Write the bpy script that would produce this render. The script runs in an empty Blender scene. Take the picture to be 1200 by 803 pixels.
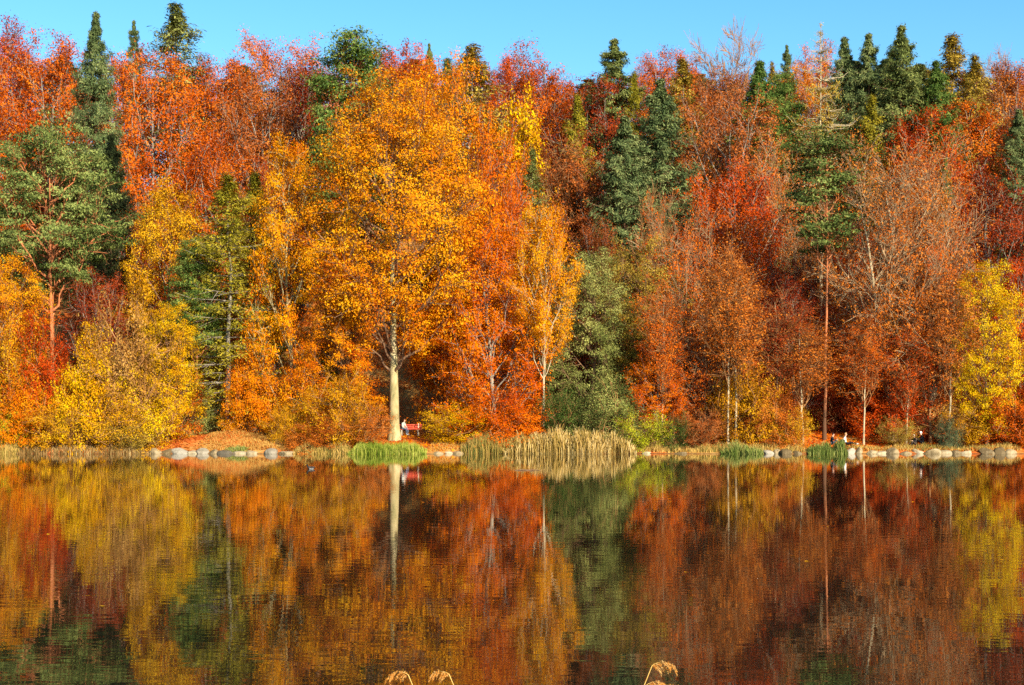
import bpy, bmesh, math, random
import numpy as np
from math import radians, pi

random.seed(7)
S = bpy.context.scene
COL = S.collection

# ---------------------------------------------------------------- camera
F = 1674.0            # focal length in pixels of a 1200 px wide picture
HOR = 494.0           # row of the horizon in the same picture
CH = 2.5              # eye height above the water
cam_d = bpy.data.cameras.new("camera")
cam = bpy.data.objects.new("camera", cam_d)
COL.objects.link(cam)
cam.location = (0, 0, CH)
cam.rotation_euler = (radians(90), 0, 0)
cam_d.sensor_width = 36.0
cam_d.lens = 36.0 * F / 1200.0
cam_d.shift_y = (HOR - 401.5) / 1200.0
cam_d.clip_end = 6000
cam_d.clip_start = 0.1
S.camera = cam

# ---------------------------------------------------------------- sky and sun
SUN_EL, SUN_AZ = 26.0, -32.0       # azimuth: degrees to the left of straight behind the camera
wd = bpy.data.worlds.new("World")
S.world = wd
wd.use_nodes = True
nt = wd.node_tree
bg = nt.nodes["Background"]
sky = nt.nodes.new("ShaderNodeTexSky")
sky.sky_type = 'NISHITA'
sky.sun_disc = False
sky.sun_elevation = radians(SUN_EL)
sky.sun_rotation = radians(180 + SUN_AZ)
sky.altitude = 600
sky.air_density = 1.0
sky.dust_density = 0.25
sky.ozone_density = 2.0
hsv = nt.nodes.new("ShaderNodeHueSaturation")
hsv.inputs["Saturation"].default_value = 1.30
hsv.inputs["Hue"].default_value = 0.488
nt.links.new(sky.outputs[0], hsv.inputs["Color"])
nt.links.new(hsv.outputs[0], bg.inputs[0])
bg.inputs[1].default_value = 0.112

sl = bpy.data.lights.new("sun", 'SUN')
sl.energy = 5.0
sl.angle = radians(0.5)
sl.color = (1.0, 0.90, 0.74)
so = bpy.data.objects.new("sun", sl)
COL.objects.link(so)
from mathutils import Vector
_a = radians(SUN_AZ); _e = radians(SUN_EL)
sun_dir = Vector((-math.sin(_a) * math.cos(_e), -math.cos(_a) * math.cos(_e), math.sin(_e)))
so.rotation_euler = sun_dir.to_track_quat('Z', 'Y').to_euler()
so.location = (-40, -60, 80)

S.view_settings.view_transform = 'Standard'
S.view_settings.look = 'None'
S.view_settings.gamma = 1.0
S.view_settings.exposure = 1.02
S.render.engine = 'CYCLES'
S.cycles.max_bounces = 6
S.cycles.diffuse_bounces = 2
S.cycles.glossy_bounces = 3
S.cycles.transmission_bounces = 2
S.cycles.use_denoising = False

# ---------------------------------------------------------------- small helpers
def srgb(r, g, b, k=1.0):
    def f(c):
        c /= 255.0
        return (c / 12.92 if c <= 0.04045 else ((c + 0.055) / 1.055) ** 2.4) * k
    return (f(r), f(g), f(b), 1.0)

def tag(o, label=None, cat=None, group=None, kind=None):
    if label: o["label"] = label
    if cat: o["category"] = cat
    if group: o["group"] = group
    if kind: o["kind"] = kind
    return o

def link(name, me, parent=None, mat=None, loc=None):
    o = bpy.data.objects.new(name, me)
    COL.objects.link(o)
    if parent is not None: o.parent = parent
    if loc is not None: o.location = loc
    if mat is not None and me is not None:
        if len(me.materials) == 0:
            me.materials.append(mat)
        elif me.materials[0] != mat:
            o.material_slots[0].link = 'OBJECT'
            o.material_slots[0].material = mat
    return o

def empty(name, loc, rz=0.0):
    o = bpy.data.objects.new(name, None)
    COL.objects.link(o)
    o.location = loc
    o.rotation_euler = (0, 0, rz)
    o.empty_display_size = 0.5
    return o

def mesh_np(name, V, Fc, n, tint=None, smooth=False):
    """V (nv,3); Fc (nf,n) constant-size faces."""
    me = bpy.data.meshes.new(name)
    V = np.ascontiguousarray(V, dtype=np.float32); Fc = np.ascontiguousarray(Fc, dtype=np.int32)
    me.vertices.add(len(V)); me.vertices.foreach_set("co", V.ravel())
    me.loops.add(Fc.size); me.loops.foreach_set("vertex_index", Fc.ravel())
    me.polygons.add(len(Fc))
    me.polygons.foreach_set("loop_start", np.arange(0, Fc.size, n, dtype=np.int32))
    me.polygons.foreach_set("loop_total", np.full(len(Fc), n, dtype=np.int32))
    if smooth:
        me.polygons.foreach_set("use_smooth", np.ones(len(Fc), dtype=bool))
    if tint is not None:
        a = me.attributes.new("tint", 'FLOAT', 'FACE')
        a.data.foreach_set("value", np.ascontiguousarray(tint, dtype=np.float32))
    me.update(calc_edges=True)
    return me

def nrm(v):
    return v / (np.linalg.norm(v, axis=-1, keepdims=True) + 1e-9)

# vectorised value noise for shapes
_rn = np.random.RandomState(3)
_G = _rn.rand(64, 64)
def vnoise(x, y):
    x = np.asarray(x, float); y = np.asarray(y, float)
    xi = np.floor(x).astype(int); yi = np.floor(y).astype(int)
    fx = x - xi; fy = y - yi
    fx = fx * fx * (3 - 2 * fx); fy = fy * fy * (3 - 2 * fy)
    g = lambda a, b: _G[a % 64, b % 64]
    return (g(xi, yi) * (1 - fx) + g(xi + 1, yi) * fx) * (1 - fy) + (g(xi, yi + 1) * (1 - fx) + g(xi + 1, yi + 1) * fx) * fy - 0.5

# ---------------------------------------------------------------- terrain height
def shore_y(x):
    x = np.asarray(x, float)
    return 110.0 + 1.2 * vnoise(x * 0.09 + 5, 2.2) + 0.9 * vnoise(x * 0.5, 7.7) + 0.4 * vnoise(x * 1.6, 4.1)

def height(x, y):
    x = np.asarray(x, float); y = np.asarray(y, float)
    d = y - shore_y(x)
    z = np.where(d < 0, np.maximum(-2.0, d * 0.5), 0)
    z = np.where(d >= 0, np.minimum(d / 1.0, 1.0) * (0.30 + 0.35 * vnoise(x * 0.8, 1.5)), z)
    z = z + np.clip(d - 0.8, 0, 14.2) * 0.105
    z = z + np.clip(d - 15, 0, 10) ** 2 * 0.021
    z = z + np.clip(d - 25, 0, 60) * 0.50
    z = z + (1 - np.exp(-np.clip(d - 85, 0, 3000) / 40.0)) * 8.0
    land = np.clip(d / 3.0, 0, 1)
    z = z + land * (0.35 * vnoise(x * 0.3, y * 0.3) + 0.1 * vnoise(x * 1.3, y * 1.3))
    z = z + np.clip((d - 15) / 20, 0, 1) * 2.5 * vnoise(x * 0.05 + 9, y * 0.05)
    # grassy mound on the bank
    mx = (280 - 600) * 118 / F
    z = z + land * 0.85 * np.exp(-((x - mx) / 4.6) ** 2 - ((y - 116.5) / 3.2) ** 2)
    # small leaf-covered rise behind the boulders
    mx = (975 - 600) * 118 / F
    z = z + land * 0.45 * np.exp(-((x - mx) / 4.0) ** 2 - ((y - 117.5) / 3.0) ** 2)
    # the near bank, where the photographer stands
    nb = np.clip((5.0 - y) / 2.5, 0, 1)
    z = np.where(y < 60, np.maximum(z, -2.0 + nb * 2.9 + np.clip(-y, 0, 400) * 0.004), z)
    # land closing the lake far out to either side
    z = np.maximum(z, np.minimum((np.abs(x) - 420) * 0.1, 12.0))
    return z

def px_x(px, Y): return (px - 600.0) * Y / F
def px_z(py, Y): return CH + (HOR - py) * Y / F

# ---------------------------------------------------------------- materials
def new_mat(name):
    m = bpy.data.materials.new(name)
    m.use_nodes = True
    t = m.node_tree
    t.nodes.clear()
    return m, t, t.nodes, t.links

def leaf_mat(name, a, b, c, k=0.72, rough=0.7, trans=0.14):
    """three colours of the same tree's leaves, mixed leaf by leaf and spray by spray"""
    m, t, N, L = new_mat(name)
    out = N.new("ShaderNodeOutputMaterial")
    at = N.new("ShaderNodeAttribute"); at.attribute_name = "tint"
    oi = N.new("ShaderNodeObjectInfo")
    ad = N.new("ShaderNodeMath"); ad.operation = 'MULTIPLY_ADD'
    ad.inputs[1].default_value = 0.16; L.new(oi.outputs["Random"], ad.inputs[0])
    mi = N.new("ShaderNodeMath"); mi.operation = 'SUBTRACT'; mi.inputs[1].default_value = 0.08
    L.new(at.outputs["Fac"], mi.inputs[0]); L.new(mi.outputs[0], ad.inputs[2])
    r = N.new("ShaderNodeValToRGB")
    e = r.color_ramp.elements
    e[0].position = 0.05; e[0].color = srgb(*a, k)
    e[1].position = 0.95; e[1].color = srgb(*c, k)
    q = e.new(0.5); q.color = srgb(*b, k)
    tc = N.new("ShaderNodeTexCoord"); ns = N.new("ShaderNodeTexNoise"); ns.inputs["Scale"].default_value = 0.33; ns.inputs["Detail"].default_value = 2
    L.new(tc.outputs["Object"], ns.inputs["Vector"])
    nm = N.new("ShaderNodeMath"); nm.operation = 'MULTIPLY_ADD'; nm.inputs[1].default_value = 1.5; nm.inputs[2].default_value = -0.75
    L.new(ns.outputs["Fac"], nm.inputs[0])
    na = N.new("ShaderNodeMath"); na.operation = 'ADD'; na.use_clamp = True
    L.new(ad.outputs[0], na.inputs[0]); L.new(nm.outputs[0], na.inputs[1])
    L.new(na.outputs[0], r.inputs[0])
    d = N.new("ShaderNodeBsdfPrincipled"); d.inputs["Roughness"].default_value = rough
    d.inputs["Specular IOR Level"].default_value = 0.04
    tr = N.new("ShaderNodeBsdfTranslucent")
    mx = N.new("ShaderNodeMixShader"); mx.inputs[0].default_value = trans
    L.new(r.outputs[0], d.inputs["Base Color"]); L.new(r.outputs[0], tr.inputs["Color"])
    L.new(d.outputs[0], mx.inputs[1]); L.new(tr.outputs[0], mx.inputs[2])
    L.new(mx.outputs[0], out.inputs[0])
    return m

def noise_mat(name, cols, scale=4.0, detail=6, rough=0.85, bump=0.3, stretch=(1, 1, 1), k=1.0, bscale=None, dist=0.05):
    m, t, N, L = new_mat(name)
    out = N.new("ShaderNodeOutputMaterial")
    tc = N.new("ShaderNodeTexCoord")
    mp = N.new("ShaderNodeMapping"); mp.inputs["Scale"].default_value = stretch
    L.new(tc.outputs["Object"], mp.inputs[0])
    ns = N.new("ShaderNodeTexNoise"); ns.inputs["Scale"].default_value = scale; ns.inputs["Detail"].default_value = detail
    ns.inputs["Roughness"].default_value = 0.65
    L.new(mp.outputs[0], ns.inputs["Vector"])
    r = N.new("ShaderNodeValToRGB"); e = r.color_ramp.elements
    n = len(cols)
    e[0].position = 0.28; e[0].color = srgb(*cols[0], k)
    e[1].position = 0.72; e[1].color = srgb(*cols[-1], k)
    for i in range(1, n - 1):
        q = e.new(0.28 + 0.44 * i / (n - 1)); q.color = srgb(*cols[i], k)
    L.new(ns.outputs["Fac"], r.inputs[0])
    if name.startswith("stone"):
        # every stone has its own tone
        oi = N.new("ShaderNodeObjectInfo"); mr = N.new("ShaderNodeMapRange"); mr.inputs[3].default_value = -0.28; mr.inputs[4].default_value = 0.22
        L.new(oi.outputs["Random"], mr.inputs[0]); ad = N.new("ShaderNodeMath"); ad.operation = 'ADD'
        L.new(ns.outputs["Fac"], ad.inputs[0]); L.new(mr.outputs[0], ad.inputs[1]); L.new(ad.outputs[0], r.inputs[0])
    if name == "bark_pine":
        # grey-brown plates low on the stem, orange flaking bark above
        sx = N.new("ShaderNodeSeparateXYZ"); L.new(tc.outputs["Object"], sx.inputs[0])
        mr = N.new("ShaderNodeMapRange"); mr.inputs[1].default_value = 1.0; mr.inputs[2].default_value = 5.0; mr.inputs[3].default_value = -0.3; mr.inputs[4].default_value = 0.0
        L.new(sx.outputs[2], mr.inputs[0]); ad = N.new("ShaderNodeMath"); ad.operation = 'ADD'
        L.new(ns.outputs["Fac"], ad.inputs[0]); L.new(mr.outputs[0], ad.inputs[1]); L.new(ad.outputs[0], r.inputs[0])
    b = N.new("ShaderNodeBsdfPrincipled"); b.inputs["Roughness"].default_value = rough
    b.inputs["Specular IOR Level"].default_value = 0.3
    L.new(r.outputs[0], b.inputs["Base Color"])
    if bump:
        n2 = N.new("ShaderNodeTexNoise"); n2.inputs["Scale"].default_value = bscale or scale * 3; n2.inputs["Detail"].default_value = 5
        L.new(mp.outputs[0], n2.inputs["Vector"])
        bp = N.new("ShaderNodeBump"); bp.inputs["Strength"].default_value = bump; bp.inputs["Distance"].default_value = dist
        L.new(n2.outputs["Fac"], bp.inputs["Height"]); L.new(bp.outputs[0], b.inputs["Normal"])
    L.new(b.outputs[0], out.inputs[0])
    return m

PAL = {
    #                 sparse/dark       main             bright
    'golden':   ((205, 92, 6), (249, 156, 6), (255, 186, 20)),
    'amber':    ((200, 86, 6), (250, 158, 10), (254, 188, 30)),
    'orange':   ((200, 80, 4),  (246, 136, 5), (253, 168, 15)),
    'hotorange':((195, 68, 3),  (244, 112, 4),  (252, 146, 10)),
    'redorange':((160, 58, 8),  (222, 98, 14),  (242, 132, 26)),
    'red':      ((138, 40, 8),  (208, 72, 12),  (235, 104, 20)),
    'darkred':  ((88, 30, 14),   (148, 52, 20),  (192, 80, 30)),
    'brownred': ((115, 54, 22),  (178, 90, 36),  (214, 124, 54)),
    'rust':     ((138, 66, 18),  (212, 108, 26),  (232, 144, 54)),
    'brown':    ((115, 78, 34),  (172, 118, 52),  (208, 158, 78)),
    'yellow':   ((205, 130, 10), (253, 190, 5), (255, 215, 25)),
    'lemon':    ((205, 140, 6), (252, 196, 6), (255, 224, 32)),
    'goldbrown':((170, 105, 10), (228, 158, 18), (250, 195, 35)),
    'olivegold':((112, 102, 38), (182, 148, 50), (220, 182, 74)),
    'olive':    ((88, 96, 44),   (142, 146, 72), (192, 188, 102)),
    'yellowgreen': ((112, 108, 26), (164, 150, 40), (206, 182, 58)),
    'spruce':   ((78, 92, 48),   (132, 142, 74), (182, 182, 102)),
    'shadespruce': ((26, 34, 20),   (44, 54, 30), (70, 78, 42)),  # spruce needles with the gap's deep shade painted into the colour
    'darkspruce': ((60, 78, 44),   (110, 126, 74), (168, 174, 106)),
    'fir':      ((58, 86, 34),   (100, 126, 54),  (148, 162, 78)),
    'pine':     ((58, 76, 34),   (108, 124, 60), (164, 172, 92)),
    'holly':    ((46, 66, 26),   (82, 106, 42),   (122, 140, 60)),
    'bluegreen':((52, 70, 46),   (92, 108, 72), (134, 144, 98)),
    'lime':     ((145, 155, 22), (192, 192, 32), (222, 215, 50)),
}
LEAF = {k: leaf_mat("leaves_" + k, *v) for k, v in PAL.items()}
for k in ('spruce', 'darkspruce', 'fir', 'pine', 'holly', 'bluegreen'):
    pass
BARK = {
    'pale': noise_mat("bark_pale", [(120, 105, 80), (190, 170, 130), (215, 198, 160)], 1.6, k=0.85, stretch=(1, 1, 0.35), bump=0.6),
    'grey': noise_mat("bark_grey", [(95, 85, 70), (150, 138, 118), (190, 178, 155)], 2.0, k=0.85, stretch=(1, 1, 0.35), bump=0.6),
    'brown': noise_mat("bark_brown", [(70, 50, 34), (120, 88, 60), (150, 115, 82)], 2.0, k=0.9, stretch=(1, 1, 0.3), bump=0.7),
    'pine': noise_mat("bark_pine", [(98, 66, 42), (188, 112, 66), (220, 146, 94)], 2.2, k=0.85, stretch=(1, 1, 0.3), bump=0.7),
    'mossy': noise_mat("bark_mossy", [(88, 92, 48), (172, 155, 105), (214, 192, 148)], 1.3, k=0.85, stretch=(1, 1, 0.5), bump=0.8, bscale=5),
    'tan': noise_mat("bark_tan", [(105, 82, 56), (170, 138, 98), (206, 178, 136)], 1.4, k=0.85, bump=0.3),
    'twig': noise_mat("bark_twig", [(108, 70, 38), (168, 116, 66), (196, 150, 98)], 1.2, k=0.85, bump=0),
    'redtwig': noise_mat("bark_redtwig", [(120, 70, 50), (175, 115, 85), (200, 150, 120)], 1.2, k=0.85, bump=0),
}

# ---------------------------------------------------------------- branch growth (vectorised)
def at_t(P, idx, t):
    k = P.shape[1]
    f = t * (k - 1); i = np.clip(np.floor(f).astype(int), 0, k - 2); w = (f - i)[:, None]
    a = P[idx, i]; b = P[idx, i + 1]
    return a * (1 - w) + b * w, nrm(b - a)

def grow(rng, P, R, n_per, t0, t1, ang, length, k, r_rel, up=0.0, noise=0.12, flat=0.0):
    """children of every branch in P: n_per each, leaving at ang (radians)"""
    N = len(P)
    idx = np.repeat(np.arange(N), n_per)
    M = len(idx)
    t = t0 + (t1 - t0) * ((np.tile(np.arange(n_per), N) + rng.rand(M)) / n_per)
    s, d = at_t(P, idx, t)
    rnd = rng.randn(M, 3); rnd[:, 2] *= (1 - flat)
    side = nrm(rnd - d * (rnd * d).sum(1, keepdims=True))
    a = (ang * (0.7 + 0.6 * rng.rand(M)))[:, None]
    dr = nrm(d * np.cos(a) + side * np.sin(a))
    L = length(idx, t) * (0.7 + 0.6 * rng.rand(M))
    pts = [s]
    for j in range(k - 1):
        dr = nrm(dr + np.array([0, 0, up]) + noise * rng.randn(M, 3))
        pts.append(pts[-1] + dr * (L / (k - 1))[:, None])
    Pn = np.stack(pts, 1)
    kk = R.shape[1]
    rr = R[idx, np.clip((t * (kk - 1)).astype(int), 0, kk - 1)] * r_rel
    Rn = rr[:, None] * np.linspace(1, 0.45, k)[None, :]
    return Pn, Rn, idx

def tubes(parts):
    """parts: list of (P (N,k,3), R (N,k), sides) -> V, F quads"""
    Vs, Fs, off = [], [], 0
    for P, R, s in parts:
        N, k, _ = P.shape
        if N == 0: continue
        ax = nrm(P[:, -1] - P[:, 0])
        ref = np.where(np.abs(ax[:, 2:3]) < 0.9, np.array([[0, 0, 1.0]]), np.array([[1.0, 0, 0]]))
        u = nrm(np.cross(ax, ref)); v = np.cross(ax, u)
        th = np.arange(s) * 2 * pi / s
        ring = u[:, None, :] * np.cos(th)[None, :, None] + v[:, None, :] * np.sin(th)[None, :, None]
        V = P[:, :, None, :] + ring[:, None, :, :] * R[:, :, None, None]
        Vs.append(V.reshape(-1, 3))
        n = np.arange(N)[:, None, None]; j = np.arange(k - 1)[None, :, None]; q = np.arange(s)[None, None, :]
        b = off + n * k * s + j * s
        q2 = (q + 1) % s
        Fq = np.stack([b + q + 0 * n, b + q2 + 0 * n, b + s + q2 + 0 * n, b + s + q + 0 * n], -1)
        Fs.append(Fq.reshape(-1, 4))
        off += N * k * s
    return np.concatenate(Vs), np.concatenate(Fs)

def leaves(rng, C, out, n, sig, size, asp=0.6, b_out=0.5, b_up=0.5, b_rnd=0.8, along=None, tint_c=None, tvar=0.28, tri=True):
    """n leaf faces around each point of C; out: outward direction at each point"""
    M = len(C)
    idx = np.repeat(np.arange(M), n)
    K = len(idx)
    off = rng.randn(K, 3) * np.array(sig)
    p = C[idx] + off
    loc = nrm(off / np.array(sig))
    nn = nrm(out[idx] * b_out + loc * 0.5 + np.array([0, 0, b_up]) + b_rnd * rng.randn(K, 3) * 0.6)
    if along is None:
        t = rng.randn(K, 3)
    else:
        t = along[idx] + 0.45 * rng.randn(K, 3)
    t = nrm(t - nn * (t * nn).sum(1, keepdims=True))
    b = np.cross(nn, t)
    sz = (size * (0.4 + 1.2 * rng.rand(K) ** 1.5))[:, None] * 0.5
    # a blunt leaf-spray outline with four corners, its tip off centre
    v0 = p - t * sz; v1 = p + b * sz * asp + t * sz * 0.1; v2 = p + t * sz; v3 = p - b * sz * asp * 0.9 - t * sz * 0.15
    v2 = v2 + nn * sz * 0.25
    if tri:      # a three-cornered spray: stalk end and two unequal tips
        v1 = p + b * sz * asp + t * sz * (0.2 + 0.8 * rng.rand(K, 1)); v3 = p - b * sz * asp + t * sz * (0.2 + 0.8 * rng.rand(K, 1))
        V = np.stack([v0, v1, v3], 1).reshape(-1, 3)
        Fc = np.arange(K * 3).reshape(K, 3)
    else:
        V = np.stack([v0, v1, v2, v3], 1).reshape(-1, 3)
        Fc = np.arange(K * 4).reshape(K, 4)
    if tint_c is None: tint_c = rng.rand(M)
    tint = np.clip(0.5 + (tint_c[idx] - 0.5) * 0.75 + rng.randn(K) * tvar * 0.6, 0, 1)
    return V, Fc, tint

# ---------------------------------------------------------------- tree prototypes
PROTO = {}

def env_profile(kind, u):
    u = np.clip(u, 0, 1)
    if kind == 'ovoid':   return np.sin(pi * np.clip(u, 0.02, 1) ** 0.75) ** 0.6 * (1 - 0.15 * u) + 0.08
    if kind == 'round':   return np.sqrt(np.clip(1 - (2 * u - 0.95) ** 2, 0.03, 1))
    if kind == 'fan':     return (0.25 + 0.75 * np.clip(u / 0.6, 0, 1)) * np.sqrt(np.clip(1 - np.clip((u - 0.6) / 0.42, 0, 1) ** 2, 0.02, 1))
    if kind == 'column':  return np.clip(u / 0.12, 0.3, 1) * np.clip((1 - u) / 0.45, 0.12, 1) ** 0.8
    if kind == 'edge':    return (1 - 0.55 * u ** 1.6) * np.sqrt(np.clip(1 - np.clip((u - 0.55) / 0.47, 0, 1) ** 2, 0.03, 1))
    return np.ones_like(u)

def build_broadleaf(key, seed, fine=1.0, H=22.0, Rc=6.5, cb=0.2, prof='ovoid', n1=26, n2=7, n3=5, nleaf=30, lsize=0.34,
                    sig=(0.5, 0.5, 0.28), rise=0.14, tr_top=0.85, rtr=0.30, forks=1, twigs=0, tw_r=0.014, b_up=0.5,
                    split=False, leaf_from=0.0, spread=0.85, lean=0.0, wig=0.25, ends=False, keepf=0.93, limb_r=0.36, t2=0.38, l2=0.29, asp=0.6, brnd=0.8):
    rng = np.random.RandomState(seed)
    k0 = 9
    zs = np.linspace(0, 1, k0) ** 1.25 * tr_top * H
    tr, tR = [], []
    for f in range(forks):
        p = np.zeros((k0, 3)); p[:, 2] = zs * (1 if f == 0 else 0.93)
        w = np.cumsum(rng.randn(k0, 2) * wig, 0); w -= w[0]
        p[:, :2] = w * np.linspace(0, 1, k0)[:, None]
        p[:, 0] += lean * np.linspace(0, 1, k0) ** 1.5
        if f:
            a = rng.rand() * 6.28
            dv = np.array([math.cos(a), math.sin(a)])
            p[:, :2] += dv[None] * (np.clip(np.linspace(0, 1, k0) - 0.3, 0, 1)[:, None] * 4.2)
            p[:, :2] += dv[None] * rtr * 0.4
        tr.append(p)
        r = rtr * (np.linspace(1, 0.18, k0)) * (1 if f == 0 else 0.72)
        r[0] *= 1.35
        tR.append(r)
    TP = np.stack(tr); TR = np.stack(tR)
    # limbs towards targets on the crown's outline
    i = np.arange(n1)
    u = (i + rng.rand(n1)) / n1
    tz = cb + (1 - cb) * (u ** 0.9) * 0.97
    az = i * 2.39996 + rng.rand(n1) * 0.8
    rad = Rc * env_profile(prof, (tz - cb) / (1 - cb)) * (spread + (1.08 - spread) * rng.rand(n1))
    T = np.stack([np.cos(az) * rad, np.sin(az) * rad, tz * H], 1)
    start_z = np.clip(tz - rise - 0.32 * rad / H, 0.04 if cb < 0.1 else cb * 0.75, tr_top * 0.97) * H
    fi = rng.randint(0, forks, n1)
    st, _ = at_t(TP, fi, np.clip(start_z / (tr_top * H), 0, 0.99))
    mid = st * 0.55 + T * 0.45
    bow = 0.12 * np.linalg.norm(T - st, axis=1)
    mid[:, :2] += (T[:, :2] - st[:, :2]) * 0.12
    mid[:, 2] -= bow * (0.2 + 0.4 * rng.rand(n1))
    mid += rng.randn(n1, 3) * 0.3
    tt = np.linspace(0, 1, 7)[None, :, None]
    P1 = (1 - tt) ** 2 * st[:, None] + 2 * tt * (1 - tt) * mid[:, None] + tt ** 2 * T[:, None]
    P1[:, 1:-1] += rng.randn(n1, 5, 3) * 0.16
    L1 = np.linalg.norm(T - st, axis=1)
    R1 = (rtr * limb_r * (0.5 + 0.5 * L1 / L1.max()))[:, None] * np.linspace(1, 0.22, 7)[None]
    P2, R2, i2 = grow(rng, P1, R1, n2, t2, 1.0, 0.8, lambda ix, t: 0.5 + L1[ix] * l2 * (1.15 - t * 0.6), 5, 0.55, up=0.06, noise=0.12, flat=0.3)
    L2 = np.linalg.norm(P2[:, -1] - P2[:, 0], axis=1)
    P3, R3, i3 = grow(rng, P2, R2, n3, 0.2, 1.0, 0.7, lambda ix, t: 0.35 + L2[ix] * 0.42, 4, 0.6, up=0.05, noise=0.15, flat=0.3)
    out = {}
    trunkV, trunkF = tubes([(TP, TR, 12)])
    out['trunk'] = mesh_np(key + "_trunk", trunkV, trunkF, 4, smooth=True)
    R2 = np.maximum(R2, 0.022); R3 = np.maximum(R3, tw_r)
    P4 = None
    if twigs:
        L3 = np.linalg.norm(P3[:, -1] - P3[:, 0], axis=1)
        P4, R4, i4 = grow(rng, P3, R3, twigs, 0.15, 1.0, 0.5, lambda ix, t: 0.35 + L3[ix] * 0.55, 3, 0.6, up=0.05, noise=0.12)
        R4 = np.maximum(R4, tw_r)
    if split:
        lim = []
        o3 = i2[i3]
        for q in range(n1):
            parts = [(P1[q:q + 1], R1[q:q + 1], 7), (P2[i2 == q], R2[i2 == q], 4), (P3[o3 == q], R3[o3 == q], 3)]
            if P4 is not None:
                m = o3[i4] == q
                parts.append((P4[m], R4[m], 3))
            V, Fc = tubes(parts)
            lim.append(mesh_np(key + "_limb", V, Fc, 4, smooth=True))
        out['limbs'] = lim
    else:
        parts = [(P1, R1, 6), (P2, R2, 4), (P3, R3, 3)]
        if P4 is not None: parts.append((P4, R4, 3))
        V, Fc = tubes(parts)
        out['branches'] = mesh_np(key + "_branches", V, Fc, 4, smooth=True)
    if nleaf > 0:
        src = P4 if P4 is not None else P3
        both = P4 is None and not ends
        C = np.concatenate([src[:, -1], src[:, 1]]) if both else src[:, -1]
        own = np.concatenate([i2[i3], i2[i3]]) if both else (i2[i3] if P4 is None else i2[i3][i4])
        keep = rng.rand(len(C)) < keepf
        C = C[keep]; own = own[keep]
        if leaf_from > 0:
            m = C[:, 2] > leaf_from * H
            C = C[m]; own = own[m]
        cen = np.array([0, 0, (cb + (1 - cb) * 0.45) * H])
        o = nrm((C - cen) * np.array([1, 1, 0.8]))
        tl = rng.rand(n1)
        tc = np.clip(0.45 * tl[own] + 0.35 * rng.rand(len(C)) + 0.2 * (C[:, 2] / H), 0, 1)
        V, Fc, ti = leaves(rng, C, o, int(nleaf * (1.3 if asp < 0.5 else 2.2)), sig, lsize * (0.95 if asp < 0.5 else 0.72), asp=asp, b_rnd=brnd, b_up=b_up, tint_c=tc)
        out['foliage'] = mesh_np(key + "_foliage", V, Fc, 3, tint=ti)
    out['H'] = H; out['R'] = Rc
    PROTO[key] = out

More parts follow.
